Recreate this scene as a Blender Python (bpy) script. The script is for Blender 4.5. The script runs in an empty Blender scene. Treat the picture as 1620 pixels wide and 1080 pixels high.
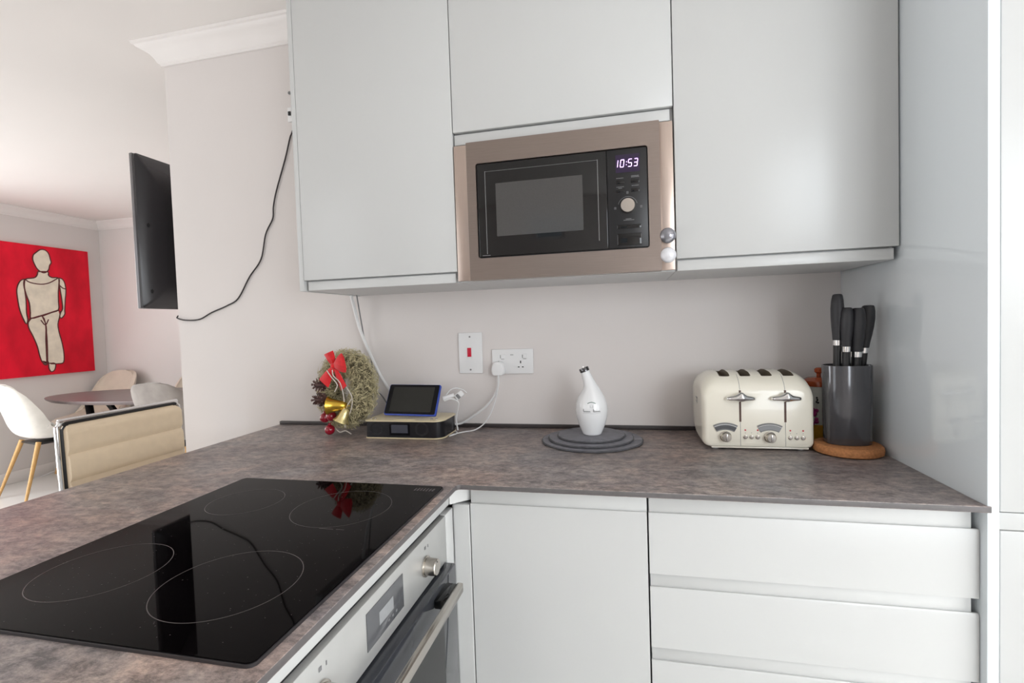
import bpy, bmesh, math, random
from mathutils import Vector, Matrix
random.seed(7)
S = bpy.context.scene
C = S.collection
PI = math.pi

# ------------------------------------------------------------------ camera
cam_d = bpy.data.cameras.new('camera'); cam = bpy.data.objects.new('camera', cam_d); C.objects.link(cam)
cam_d.sensor_width = 36.0; cam_d.lens = 775.48 / 1620 * 36; cam_d.clip_start = 0.02; cam_d.clip_end = 60
_r = Vector((0.97479549, 0.22059911, -0.0333134)); _u = Vector((0.0246001, 0.04212919, 0.99880927)); _f = Vector((-0.2217399, 0.97445429, -0.03564059))
cam.matrix_world = Matrix(((_r.x, _u.x, -_f.x, 1.14806), (_r.y, _u.y, -_f.y, -1.68177), (_r.z, _u.z, -_f.z, 1.26510), (0, 0, 0, 1)))
S.camera = cam

# ------------------------------------------------------------------ world, light, exposure
def lin(c):
    c = c / 255.0
    return c / 12.92 if c <= 0.04045 else ((c + 0.055) / 1.055) ** 2.4
def rgb(r, g, b): return (lin(r), lin(g), lin(b), 1.0)

W = bpy.data.worlds.new('sky'); S.world = W; W.use_nodes = True
bg = W.node_tree.nodes['Background']; bg.inputs[0].default_value = (0.86, 0.93, 1.0, 1); bg.inputs[1].default_value = 0.6

def area(name, loc, rot, sx, sy, power, col):
    d = bpy.data.lights.new(name, 'AREA'); d.shape = 'RECTANGLE'; d.size = sx; d.size_y = sy; d.energy = power; d.color = col
    o = bpy.data.objects.new(name, d); o.location = loc; o.rotation_euler = rot; C.objects.link(o); return o
KWIN = (2.15, 3.30, 0.92, 2.10)      # kitchen window in the front wall, to the right
SWIN = (0.35, 1.05, 1.25, 2.20)      # small window behind the camera
PDOOR = (-3.7, -1.3, 0.03, 2.20)     # patio doors in the front wall
ADDED_RDOOR = (-2.75, -0.95, 0.03, 2.15)    # added opening in the right wall, lights the base units (y range)
area('window_daylight', (2.725, -2.97, 1.51), (PI / 2, 0, 0), 1.1, 1.1, 30, (0.90, 0.955, 1.0))
area('patio_daylight', (-2.5, -2.97, 1.11), (PI / 2, 0, 0), 2.3, 2.1, 28, (0.98, 0.99, 1.0))
area('added_side_fill', (3.37, -1.85, 1.08), (PI / 2, 0, PI / 2), 1.7, 2.0, 32, (0.98, 0.99, 1.0))  # added fill from the right, brightens base units and toaster
ADDED_LDOOR = (-1.05, 0.85, 0.03, 2.15)    # added opening in the left wall, lights the dining end (y range)
area('added_left_fill', (-4.02, -0.1, 1.08), (PI / 2, 0, -PI / 2), 1.8, 2.0, 58, (0.98, 0.99, 1.0))  # added fill from the left for dining end and side panel
sun_d = bpy.data.lights.new('sun', 'SUN'); sun_d.energy = 14; sun_d.angle = 0.02; sun_d.color = (1.0, 0.96, 0.9)
sun = bpy.data.objects.new('sun', sun_d); C.objects.link(sun)
sun.rotation_euler = Vector((-0.72, 0.05, -0.78)).to_track_quat('-Z', 'Y').to_euler()
S.view_settings.view_transform = 'Standard'; S.view_settings.look = 'None'; S.view_settings.gamma = 1.0
S.view_settings.use_curve_mapping = False; S.view_settings.exposure = 0.04

# ------------------------------------------------------------------ helpers
def mat(name, col, rough=0.5, metal=0.0, spec=0.5, var=0.04, scale=8.0, bump=0.0, coat=0.0, emit=None, stretch=(1, 1, 1), trans=0.0, sheen=0.0, ior=0):
    m = bpy.data.materials.new(name); m.use_nodes = True
    nt = m.node_tree; N = nt.nodes; L = nt.links; b = N['Principled BSDF']
    tc = N.new('ShaderNodeTexCoord'); mp = N.new('ShaderNodeMapping'); mp.inputs['Scale'].default_value = stretch
    nz = N.new('ShaderNodeTexNoise'); nz.inputs['Scale'].default_value = scale; nz.inputs['Detail'].default_value = 4
    L.new(tc.outputs['Object'], mp.inputs['Vector']); L.new(mp.outputs[0], nz.inputs['Vector'])
    rp = N.new('ShaderNodeValToRGB')
    c = rgb(*col)
    rp.color_ramp.elements[0].position = 0.3; rp.color_ramp.elements[1].position = 0.7
    rp.color_ramp.elements[0].color = tuple(max(0, x * (1 - var)) for x in c[:3]) + (1,)
    rp.color_ramp.elements[1].color = tuple(min(1, x * (1 + var)) for x in c[:3]) + (1,)
    L.new(nz.outputs['Fac'], rp.inputs[0]); L.new(rp.outputs[0], b.inputs['Base Color'])
    b.inputs['Roughness'].default_value = rough; b.inputs['Metallic'].default_value = metal
    b.inputs['Specular IOR Level'].default_value = spec; b.inputs['Coat Weight'].default_value = coat
    b.inputs['Transmission Weight'].default_value = trans
    if ior: b.inputs['IOR'].default_value = ior
    if sheen: b.inputs['Sheen Weight'].default_value = sheen
    if bump:
        bp = N.new('ShaderNodeBump'); bp.inputs['Strength'].default_value = bump; bp.inputs['Distance'].default_value = 0.002
        L.new(nz.outputs['Fac'], bp.inputs['Height']); L.new(bp.outputs[0], b.inputs['Normal'])
    if emit: b.inputs['Emission Color'].default_value = rgb(*emit[0]); b.inputs['Emission Strength'].default_value = emit[1]
    return m

def worktop_mat():
    m = bpy.data.materials.new('stone_laminate'); m.use_nodes = True
    nt = m.node_tree; N = nt.nodes; L = nt.links; b = N['Principled BSDF']
    tc = N.new('ShaderNodeTexCoord')
    def noise(scale, det, st, rough=0.6, dist=0.0):
        mp = N.new('ShaderNodeMapping'); mp.inputs['Scale'].default_value = st; L.new(tc.outputs['Object'], mp.inputs[0])
        n = N.new('ShaderNodeTexNoise'); n.inputs['Scale'].default_value = scale; n.inputs['Detail'].default_value = det
        n.inputs['Roughness'].default_value = rough; n.inputs['Distortion'].default_value = dist
        L.new(mp.outputs[0], n.inputs['Vector']); return n.outputs['Fac']
    def ramp(fac, stops):
        r = N.new('ShaderNodeValToRGB'); e = r.color_ramp.elements
        while len(e) < len(stops): e.new(0.5)
        for k, (p, c) in enumerate(stops): e[k].position = p; e[k].color = c
        L.new(fac, r.inputs[0]); return r.outputs[0]
    def mix(a, c, f, mode='MIX'):
        x = N.new('ShaderNodeMix'); x.data_type = 'RGBA'; x.blend_type = mode
        L.new(a, x.inputs[6]); L.new(c, x.inputs[7])
        if isinstance(f, float): x.inputs[0].default_value = f
        else: L.new(f, x.inputs[0])
        return x.outputs[2]
    base = ramp(noise(4.0, 12, (0.9, 1.3, 1), 0.74, 0.4), [(0.30, rgb(116, 112, 114)), (0.44, rgb(137, 129, 128)), (0.56, rgb(153, 142, 137)), (0.70, rgb(170, 161, 155))])
    rust = ramp(noise(2.6, 11, (0.9, 1.2, 1), 0.70, 0.6), [(0.36, rgb(154, 128, 118)), (0.5, rgb(138, 128, 126)), (0.64, rgb(124, 126, 133))])
    col = mix(base, rust, 0.5)
    fine = ramp(noise(42, 12, (0.8, 1.25, 1), 0.82, 0.2), [(0.40, (0.40, 0.40, 0.41, 1)), (0.50, (0.98, 0.97, 0.97, 1)), (0.61, (1.7, 1.64, 1.56, 1))])
    col = mix(col, fine, 0.9, 'MULTIPLY')
    cloud = ramp(noise(7.0, 10, (0.8, 1.3, 1), 0.68, 0.8), [(0.36, (0.78, 0.78, 0.81, 1)), (0.5, (1, 0.99, 0.98, 1)), (0.64, (1.22, 1.18, 1.13, 1))])
    col = mix(col, cloud, 0.9, 'MULTIPLY')
    pits = ramp(noise(16, 6, (0.8, 1.5, 1), 0.7, 1.2), [(0.62, (0, 0, 0, 1)), (0.72, (1, 1, 1, 1))])
    lightc = N.new('ShaderNodeRGB'); lightc.outputs[0].default_value = rgb(168, 152, 138)
    f = N.new('ShaderNodeMath'); f.operation = 'MULTIPLY'; f.inputs[1].default_value = 0.4; L.new(pits, f.inputs[0])
    col = mix(col, lightc.outputs[0], f.outputs[0])
    L.new(col, b.inputs['Base Color']); b.inputs['Roughness'].default_value = 0.42
    bp = N.new('ShaderNodeBump'); bp.inputs['Strength'].default_value = 0.12; bp.inputs['Distance'].default_value = 0.001
    L.new(noise(60, 5, (0.6, 1.6, 1)), bp.inputs['Height']); L.new(bp.outputs[0], b.inputs['Normal'])
    return m

M = dict(
    wall=mat('wall_paint', (226, 220, 217), 0.75, var=0.012, scale=3),
    ceil=mat('ceiling_paint', (236, 231, 227), 0.85, var=0.01, scale=2),
    trim=mat('white_trim_paint', (238, 233, 230), 0.5, var=0.01),
    floor=mat('pale_floor_tile', (226, 224, 220), 0.32, var=0.05, scale=2),
    cab=mat('light_grey_lacquer', (203, 204, 203), 0.30, var=0.006, scale=2),
    gloss=mat('gloss_lit_grey_lacquer', (222, 229, 233), 0.07, var=0.006, scale=2, coat=0.8),  # cabinet lacquer with the cool daylight on the panel put into its colour
    carcass=mat('pale_grey_board', (203, 204, 204), 0.35, var=0.01),
    edge=mat('slate_edge', (92, 88, 88), 0.45, var=0.1, scale=60),
    dark=mat('dark_gap', (26, 26, 27), 0.8),
    upstand=mat('dark_upstand', (58, 52, 52), 0.5, var=0.1, scale=30),
    steel=mat('brushed_steel', (168, 160, 154), 0.30, metal=1.0, var=0.06, scale=14, stretch=(60, 60, 1)),
    steelh=mat('brushed_steel_trim', (150, 138, 131), 0.36, metal=1.0, var=0.05, scale=14, stretch=(1, 1, 60)),
    steelp=mat('lit_steel_strip', (198, 182, 172), 0.34, metal=1.0, var=0.04, scale=14, stretch=(60, 60, 1)),  # same steel made paler, the brightness of bend and brushing painted in
    ovensteel=mat('satin_steel', (196, 196, 194), 0.34, metal=0.45, var=0.05, scale=10),
    chrome=mat('chrome', (234, 234, 234), 0.10, metal=1.0, var=0.01),
    darkchrome=mat('dark_chrome', (104, 104, 106), 0.12, metal=1.0, var=0.02),
    satin=mat('satin_nickel', (200, 194, 186), 0.22, metal=1.0, var=0.02),
    blackp=mat('black_plastic', (22, 22, 24), 0.35, var=0.05),
    blackg=mat('black_gloss', (10, 10, 11), 0.06, var=0.05),
    hob=mat('ceramic_glass', (7, 5, 6), 0.03, ior=1.11, var=0.2, scale=3),
    hobedge=mat('hob_rim', (78, 76, 78), 0.3, metal=0.6),
    ring=mat('zone_print', (84, 77, 77), 0.4),
    mwglass=mat('microwave_mesh_glass', (74, 73, 72), 0.10, var=0.05, scale=300),
    ovenglass=mat('oven_glass', (58, 60, 65), 0.06, var=0.03),  # black glass lifted to grey, its reflection put into the colour
    panelgrey=mat('grey_display', (92, 93, 96), 0.12),
    lcd=mat('pale_lcd', (150, 152, 154), 0.25),
    digits=mat('violet_digits', (230, 190, 255), 0.4, emit=((222, 180, 255), 2.6)),
    glow=mat('violet_screen', (20, 14, 26), 0.3, emit=((70, 34, 100), 0.22)),
    print=mat('grey_print', (120, 120, 122), 0.5),
    white=mat('white_plastic', (236, 236, 236), 0.3, var=0.01),
    whitec=mat('white_cable', (228, 228, 228), 0.4, var=0.02),
    greyp=mat('grey_plastic', (128, 128, 128), 0.5),
    red=mat('red_rocker', (205, 30, 60), 0.3),
    cream=mat('cream_enamel', (242, 237, 222), 0.22, var=0.01, coat=0.3),
    slotin=mat('slot_shade', (120, 108, 90), 0.5),  # cream body darkened to paint the shade down inside the bread slots
    slot=mat('toaster_slot', (88, 62, 52), 0.5),
    cork=mat('cork', (176, 118, 72), 0.8, var=0.22, scale=160, bump=0.4),
    slate=mat('slate', (114, 114, 121), 0.55, var=0.16, scale=45, bump=0.5),
    slatee=mat('slate_rim', (76, 76, 80), 0.7, var=0.25, scale=90, bump=0.8),
    ceramic=mat('white_glaze', (240, 241, 242), 0.12, var=0.006, coat=0.4),
    green=mat('grey_green_print', (104, 128, 118), 0.5),
    blockm=mat('dark_grey_metallic_lacquer', (78, 78, 82), 0.14, metal=0.35, var=0.04, coat=0.5),
    handle=mat('soft_black_handle', (44, 44, 48), 0.45, var=0.05),
    orange=mat('orange_glaze', (176, 78, 36), 0.15, var=0.1, coat=0.3),
    cwhite=mat('canister_white', (214, 214, 206), 0.25),
    purple=mat('purple_glaze', (168, 44, 120), 0.3, var=0.3, scale=90),
    yellow=mat('yellow_glaze', (216, 160, 44), 0.3, var=0.15, scale=30),
    gold=mat('champagne_metal', (232, 218, 182), 0.3, metal=0.25, var=0.02),
    bellgold=mat('gold_foil', (214, 176, 70), 0.22, metal=0.9, var=0.05),
    bellpale=mat('pale_gold_foil', (222, 206, 150), 0.26, metal=0.8, var=0.05),
    bauble=mat('crimson_bauble', (150, 16, 40), 0.15, var=0.05, coat=0.5),
    felt=mat('red_felt', (214, 24, 32), 0.8, var=0.12, scale=120, sheen=0.3),
    twig=mat('dry_moss_twigs', (198, 188, 150), 0.85, var=0.3, scale=60),
    twigcore=mat('dark_wreath_core', (96, 88, 66), 0.9, var=0.3, scale=60),
    cone=mat('pine_cone_scale', (92, 66, 62), 0.7, var=0.3, scale=60),
    frost=mat('frosted_tip', (196, 180, 172), 0.8),
    cord=mat('silver_cord', (206, 198, 188), 0.5),
    blue=mat('blue_case', (44, 72, 170), 0.35, var=0.05),
    screen=mat('dim_screen', (46, 46, 43), 0.2, spec=0.2, var=0.1, scale=6),
    bezel=mat('black_bezel', (8, 8, 14), 0.2, spec=0.2),
    clock=mat('dark_grille', (24, 24, 28), 0.25, var=0.1, scale=40),
    clockscr=mat('clock_lcd', (66, 68, 78), 0.15),
    leather=mat('cream_leather', (228, 207, 178), 0.42, var=0.03, scale=40, bump=0.08),
    velvetw=mat('pale_velvet', (230, 226, 218), 0.85, var=0.08, scale=12, sheen=0.4),
    velvetg=mat('grey_velvet', (150, 142, 136), 0.85, var=0.16, scale=12, sheen=0.4),
    velvetb=mat('beige_velvet', (218, 204, 188), 0.85, var=0.05, scale=12, sheen=0.4),
    oak=mat('oak_leg', (204, 160, 100), 0.45, var=0.12, scale=14, stretch=(6, 6, 1)),
    table=mat('grey_table_top', (122, 110, 110), 0.35, var=0.1, scale=8),
    tvback=mat('tv_back', (40, 38, 41), 0.26, var=0.05, scale=3),
    tvedge=mat('tv_edge', (120, 118, 120), 0.3, metal=0.6),
    canvas=mat('red_paint', (240, 28, 54), 0.6, spec=0.2, var=0.22, scale=5, stretch=(1, 1.2, 0.6)),
    figure=mat('ivory_paint', (244, 234, 214), 0.6, var=0.1, scale=14),
    line=mat('brown_paint', (92, 30, 30), 0.6, var=0.2),
    glassknob=mat('grey_glass_knob', (150, 150, 156), 0.06, metal=0.55, var=0.25, scale=60),
    glassknobw=mat('white_glass_knob', (222, 222, 226), 0.08, var=0.12, scale=60, coat=0.6),
    pane=mat('window_glass', (235, 242, 245), 0.02, trans=1.0),
    blackc=mat('black_cable', (40, 34, 36), 0.5),
)
M['stone'] = worktop_mat()

STUFF = {'touch_control_print', 'button_lettering', 'button_edge_print', 'setting_print', 'button_print', 'moulded_mark', 'pin_holes', 'rocker_shadow_gap', 'dial_scale_print', 'side_emblem', 'letter_print', 'flower_print', 'frosted_tips', 'scales', 'touch_marks', 'guide_wires', 'outline', 'door_frame_line', 'silver_cord', 'script_print', 'clock_digits', 'pale_figure'}
OFF = {}
def off(o): return OFF.get(o.name, Vector((0, 0, 0))) if o else Vector((0, 0, 0))
def obj(name, bm, m, parent=None, label=None, angle=38):
    bmesh.ops.recalc_face_normals(bm, faces=bm.faces[:])
    o_ = off(parent)
    if o_.length > 0: bmesh.ops.translate(bm, verts=bm.verts[:], vec=-o_)
    me = bpy.data.meshes.new(name); bm.to_mesh(me); bm.free()
    for p in me.polygons: p.use_smooth = True
    me.set_sharp_from_angle(angle=math.radians(angle))
    ms = m if isinstance(m, (list, tuple)) else [m]
    for x in ms: me.materials.append(M[x] if isinstance(x, str) else x)
    o = bpy.data.objects.new(name, me); C.objects.link(o)
    if parent:
        o.parent = parent; OFF[o.name] = o_
    if label: o['label'] = label
    if name in STUFF: o['kind'] = 'stuff'
    return o
def thing(name, loc, label, cat, group=None):
    o = bpy.data.objects.new(name, None); o.empty_display_size = 0.05; o.location = loc; C.objects.link(o)
    OFF[o.name] = Vector(loc); o['label'] = label; o['category'] = cat
    if group: o['group'] = group
    return o
def tag(o, label, cat, group=None):
    o['label'] = label; o['category'] = cat
    if group: o['group'] = group
    return o
def struct(name, bm, m, parent=None):
    o = obj(name, bm, m, parent)
    if not parent: o['kind'] = 'structure'
    return o
def copy_tree(o, parent=None):
    c = o.copy(); C.objects.link(c)
    if parent: c.parent = parent
    for ch in list(o.children): copy_tree(ch, c)
    return c
def B(): return bmesh.new()
def box(bm, x0, x1, y0, y1, z0, z1, bev=0.0, seg=2):
    if x0 > x1: x0, x1 = x1, x0
    if y0 > y1: y0, y1 = y1, y0
    if z0 > z1: z0, z1 = z1, z0
    r = bmesh.ops.create_cube(bm, size=1.0); v = r['verts']
    for p in v: p.co = Vector(((x0 + x1) / 2 + p.co.x * (x1 - x0), (y0 + y1) / 2 + p.co.y * (y1 - y0), (z0 + z1) / 2 + p.co.z * (z1 - z0)))
    if bev > 0:
        es = list({e for p in v for e in p.link_edges})
        bmesh.ops.bevel(bm, geom=es, offset=bev, segments=seg, profile=0.5, affect='EDGES')
    return v
def bx(*a, **k):
    bm = B(); box(bm, *a, **k); return bm
def frame_of(d):
    d = d.normalized(); a = Vector((0, 0, 1)) if abs(d.z) < 0.9 else Vector((1, 0, 0))
    x = d.cross(a).normalized(); y = d.cross(x).normalized(); return x, y
def cyl(bm, p0, p1, r0, r1=None, n=24):
    p0, p1 = Vector(p0), Vector(p1); r1 = r0 if r1 is None else r1
    x, y = frame_of(p1 - p0)
    A = [bm.verts.new(p0 + (x * math.cos(2 * PI * k / n) + y * math.sin(2 * PI * k / n)) * r0) for k in range(n)]
    Bv = [bm.verts.new(p1 + (x * math.cos(2 * PI * k / n) + y * math.sin(2 * PI * k / n)) * r1) for k in range(n)]
    for k in range(n): bm.faces.new((A[k], A[(k + 1) % n], Bv[(k + 1) % n], Bv[k]))
    bm.faces.new(A[::-1]); bm.faces.new(Bv)
def spline(pts, m=8, closed=False):
    P = [Vector(p) for p in pts]; n = len(P); out = []
    rng = range(n) if closed else range(n - 1)
    for i in rng:
        p0 = P[(i - 1) % n] if closed or i > 0 else P[0] * 2 - P[1]
        p1 = P[i]; p2 = P[(i + 1) % n]
        p3 = P[(i + 2) % n] if closed or i + 2 < n else P[-1] * 2 - P[-2]
        for k in range(m):
            t = k / m
            out.append(0.5 * ((2 * p1) + (p2 - p0) * t + (2 * p0 - 5 * p1 + 4 * p2 - p3) * t * t + (3 * p1 - p0 - 3 * p2 + p3) * t ** 3))
    if not closed: out.append(P[-1].copy())
    return out
def tube(bm, pts, r, n=8, m=8, closed=False, smooth=True, flat=None):
    P = spline(pts, m, closed) if smooth else [Vector(p) for p in pts]
    N = len(P); rings = []; x = None
    for i in range(N):
        d = (P[(i + 1) % N] - P[i - 1]) if closed else (P[min(i + 1, N - 1)] - P[max(i - 1, 0)])
        if d.length < 1e-9: d = Vector((0, 0, 1))
        d.normalize()
        if x is None: x, y = frame_of(d)
        else:
            x = (x - d * x.dot(d)).normalized(); y = d.cross(x)
        rr = r[min(len(r) - 1, int(i * len(r) / N))] if isinstance(r, (list, tuple)) else r
        ring = []
        for k in range(n):
            v = (x * math.cos(2 * PI * k / n) + y * math.sin(2 * PI * k / n)) * rr
            if flat is not None:
                fl = Vector(flat); v = v - fl * v.dot(fl) * 0.75
            ring.append(bm.verts.new(P[i] + v))
        rings.append(ring)
    for i in range(N if closed else N - 1):
        a, b = rings[i], rings[(i + 1) % N]
        for k in range(n): bm.faces.new((a[k], a[(k + 1) % n], b[(k + 1) % n], b[k]))
    if not closed: bm.faces.new(rings[0][::-1]); bm.faces.new(rings[-1])
def lathe(bm, prof, c, n=40, axis='z', sx=1.0, sy=1.0):
    c = Vector(c); rings = []
    for (r, h) in prof:
        ring = []
        for k in range(n):
            a = 2 * PI * k / n; p = (r * math.cos(a) * sx, r * math.sin(a) * sy, h)
            if axis == 'y': p = (p[0], -p[2], p[1])      # height runs towards -y
            elif axis == 'x': p = (p[2], p[0], p[1])     # height runs towards +x
            ring.append(bm.verts.new(c + Vector(p)))
        rings.append(ring)
    for a, b in zip(rings, rings[1:]):
        for k in range(n): bm.faces.new((a[k], a[(k + 1) % n], b[(k + 1) % n], b[k]))
    bm.faces.new(rings[0][::-1]); bm.faces.new(rings[-1])
def loft(bm, rings, closed=True, caps=True):
    R = [[bm.verts.new(p) for p in ring] for ring in rings]; n = len(R[0])
    for a, b in zip(R, R[1:]):
        for k in range(n if closed else n - 1): bm.faces.new((a[k], a[(k + 1) % n], b[(k + 1) % n], b[k]))
    if caps: bm.faces.new(R[0][::-1]); bm.faces.new(R[-1])
    return R
def rrect(x0, x1, y0, y1, rs, n=6):
    """rounded rectangle outline; rs = radii at (x0y0, x1y0, x1y1, x0y1)"""
    if not isinstance(rs, (list, tuple)): rs = [rs] * 4
    cs = [(x0 + rs[0], y0 + rs[0], PI, rs[0]), (x1 - rs[1], y0 + rs[1], 1.5 * PI, rs[1]), (x1 - rs[2], y1 - rs[2], 0, rs[2]), (x0 + rs[3], y1 - rs[3], 0.5 * PI, rs[3])]
    return [(cx + r * math.cos(a + k * PI / 2 / n), cy + r * math.sin(a + k * PI / 2 / n)) for cx, cy, a, r in cs for k in range(n + 1)]
def prism(bm, poly, axis, d0, d1):
    def P(a, b, d): return {'z': (a, b, d), 'y': (a, d, b), 'x': (d, a, b)}[axis]
    loft(bm, [[P(a, b, d0) for a, b in poly], [P(a, b, d1) for a, b in poly]])
def bevel_all(bm, off_, seg=2, ang=30):
    bm.normal_update()
    es = [e for e in bm.edges if len(e.link_faces) == 2 and e.calc_face_angle(0) > math.radians(ang)]
    bmesh.ops.bevel(bm, geom=es, offset=off_, segments=seg, profile=0.5, affect='EDGES', clamp_overlap=True)
def sphere(bm, c, r, sx=1, sy=1, sz=1, u=20, v=12):
    q = bmesh.ops.create_uvsphere(bm, u_segments=u, v_segments=v, radius=r)
    for p in q['verts']: p.co = Vector((c[0] + p.co.x * sx, c[1] + p.co.y * sy, c[2] + p.co.z * sz))
    return q['verts']

# ------------------------------------------------------------------ room shell
FL, CE = 0.03, 2.435
XL, XR, YF, YB, XW = -4.05, 3.4, -3.0, 2.31, -0.65
struct('floor', bx(XL - .1, XR + .1, YF - .1, YB + .1, FL - .1, FL), 'floor')
struct('ceiling', bx(XL - .1, XR + .1, YF - .1, YB + .1, CE, CE + .1), 'ceil')
bm = B()
box(bm, XL - .1, XL, YF, ADDED_LDOOR[0], FL, CE); box(bm, XL - .1, XL, ADDED_LDOOR[1], YB, FL, CE); box(bm, XL - .1, XL, ADDED_LDOOR[0], ADDED_LDOOR[1], ADDED_LDOOR[3], CE)
struct('wall_left', bm, 'wall')
struct('wall_dining', bx(XL, XW, YB, YB + .1, FL, CE), 'wall')
struct('wall_back', bx(XW, XR, 0, .12, FL, CE), 'wall')
struct('wall_return', bx(XW, XW + .12, .12, YB, FL, CE), 'wall')
bm = B()
box(bm, XL, PDOOR[0], YF - .1, YF, FL, CE); box(bm, PDOOR[0], PDOOR[1], YF - .1, YF, PDOOR[3], CE)
box(bm, PDOOR[1], SWIN[0], YF - .1, YF, FL, CE); box(bm, SWIN[1], KWIN[0], YF - .1, YF, FL, CE)
box(bm, SWIN[0], SWIN[1], YF - .1, YF, FL, SWIN[2]); box(bm, SWIN[0], SWIN[1], YF - .1, YF, SWIN[3], CE)
box(bm, KWIN[0], KWIN[1], YF - .1, YF, FL, KWIN[2]); box(bm, KWIN[0], KWIN[1], YF - .1, YF, KWIN[3], CE)
box(bm, KWIN[1], XR, YF - .1, YF, FL, CE)
struct('wall_front', bm, 'wall')
bm = B()
box(bm, XR, XR + .1, YF, ADDED_RDOOR[0], FL, CE); box(bm, XR, XR + .1, ADDED_RDOOR[1], .12, FL, CE)
box(bm, XR, XR + .1, ADDED_RDOOR[0], ADDED_RDOOR[1], FL, ADDED_RDOOR[2]); box(bm, XR, XR + .1, ADDED_RDOOR[0], ADDED_RDOOR[1], ADDED_RDOOR[3], CE)
struct('wall_right', bm, 'wall')

def window(name, a0, a1, z0, z1, axis, d, n):
    """frame + panes in an opening; axis 'y': opening in the front wall, 'x': in the right wall"""
    def bb(bm, a, b, c, e, t0, t1, bev=0.004):
        if axis == 'y': box(bm, a, b, d - t1, d - t0, c, e, bev)
        elif d > 0: box(bm, d + t0, d + t1, a, b, c, e, bev)
        else: box(bm, d - t1, d - t0, a, b, c, e, bev)
    bm = B(); w = .05
    bb(bm, a0, a1, z0, z0 + w, .035, .085); bb(bm, a0, a1, z1 - w, z1, .035, .085)
    step = (a1 - a0) / n
    for k in range(n + 1):
        c = a0 + step * k; lo = c if k == 0 else (c - w if k == n else c - w / 2)
        bb(bm, lo, lo + w, z0 + w, z1 - w, .036, .084)
    f = struct(name, bm, 'white')
    for k in range(n):
        bm = B(); bb(bm, a0 + step * k + .026, a0 + step * (k + 1) - .026, z0 + w, z1 - w, .055, .061, 0)
        obj('pane', bm, 'pane', f)
window('window_1', KWIN[0], KWIN[1], KWIN[2], KWIN[3], 'y', YF, 2)
window('window_2', SWIN[0], SWIN[1], SWIN[2], SWIN[3], 'y', YF, 1)
window('door_1', PDOOR[0], PDOOR[1], PDOOR[2], PDOOR[3], 'y', YF, 2)
window('added_door_2', ADDED_RDOOR[0], ADDED_RDOOR[1], ADDED_RDOOR[2], ADDED_RDOOR[3], 'x', XR, 2)  # added door frame around the right-hand fill
window('added_door_3', ADDED_LDOOR[0], ADDED_LDOOR[1], ADDED_LDOOR[2], ADDED_LDOOR[3], 'x', XL, 2)  # added door frame around the left-hand fill

# cornices: profile (distance from wall, height below ceiling)
CP = [(0, -.078), (.008, -.078), (.010, -.070), (.016, -.066), (.022, -.052), (.034, -.036), (.050, -.024), (.064, -.018), (.068, -.012), (.076, -.010), (.078, 0), (0, 0)]
def cornice(name, ends):
    """ends: two functions mapping (d, h) to a 3-D point"""
    bm = B(); loft(bm, [[e(d, h) for d, h in CP] for e in ends]); struct(name, bm, 'trim')
h0 = CE - .0005
cornice('trim_1', [lambda d, h: (XW - d, -.0005 - d, h0 + h), lambda d, h: (1.0, -.0005 - d, h0 + h)])
cornice('trim_2', [lambda d, h: (XW - .0005 - d, -d, h0 + h), lambda d, h: (XW - .0005 - d, YB - d, h0 + h)])
cornice('trim_3', [lambda d, h: (XL + d, YB - .0005 - d, h0 + h), lambda d, h: (XW - d, YB - .0005 - d, h0 + h)])
cornice('trim_4', [lambda d, h: (XL + .0005 + d, YF + d, h0 + h), lambda d, h: (XL + .0005 + d, YB - d, h0 + h)])
struct('baseboard_left', bx(XL + .0005, XL + .016, ADDED_LDOOR[1] + .02, YB - .018, FL, FL + .10, .004), 'trim')
struct('baseboard_dining', bx(XL + .02, XW - .02, YB - .016, YB - .0005, FL, FL + .10, .004), 'trim')
struct('baseboard_return', bx(XW - .016, XW - .0005, .0, YB - .02, FL, FL + .10, .004), 'trim')

# ------------------------------------------------------------------ worktop
ZT = 0.90; TH = 0.0125; D = .621; XI = .765; XP = -.185; XE = 1.7955
t = thing('worktop', (.3, -.3, ZT - TH), 'L-shaped thin brown-grey stone-effect worktop running along the wall and out as a peninsula', 'worktop')
r = .012
poly = [(XP, -.0005), (XP, -2.1), (XI, -2.1), (XI, -D - r)]
poly += [(XI + r - r * math.cos(a), -D - r + r * math.sin(a)) for a in [PI / 2 * k / 5 for k in range(1, 6)]]
poly += [(XE + .006, -D), (XE + .006, -.6185), (XE, -.6185), (XE, -.0005)]
bm = B(); prism(bm, poly, 'z', ZT - TH, ZT); bevel_all(bm, .0012, 2, 60)
for f in bm.faces:
    f.material_index = 1 if abs(f.normal.z) < .3 else 0
obj('worktop_slab', bm, ['stone', 'edge'], t)
obj('upstand', bx(XP + .002, XE - .001, -.0125, -.0008, ZT + .0003, ZT + .0125, .001), 'upstand', t, 'low dark upstand strip along the wall')

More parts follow.
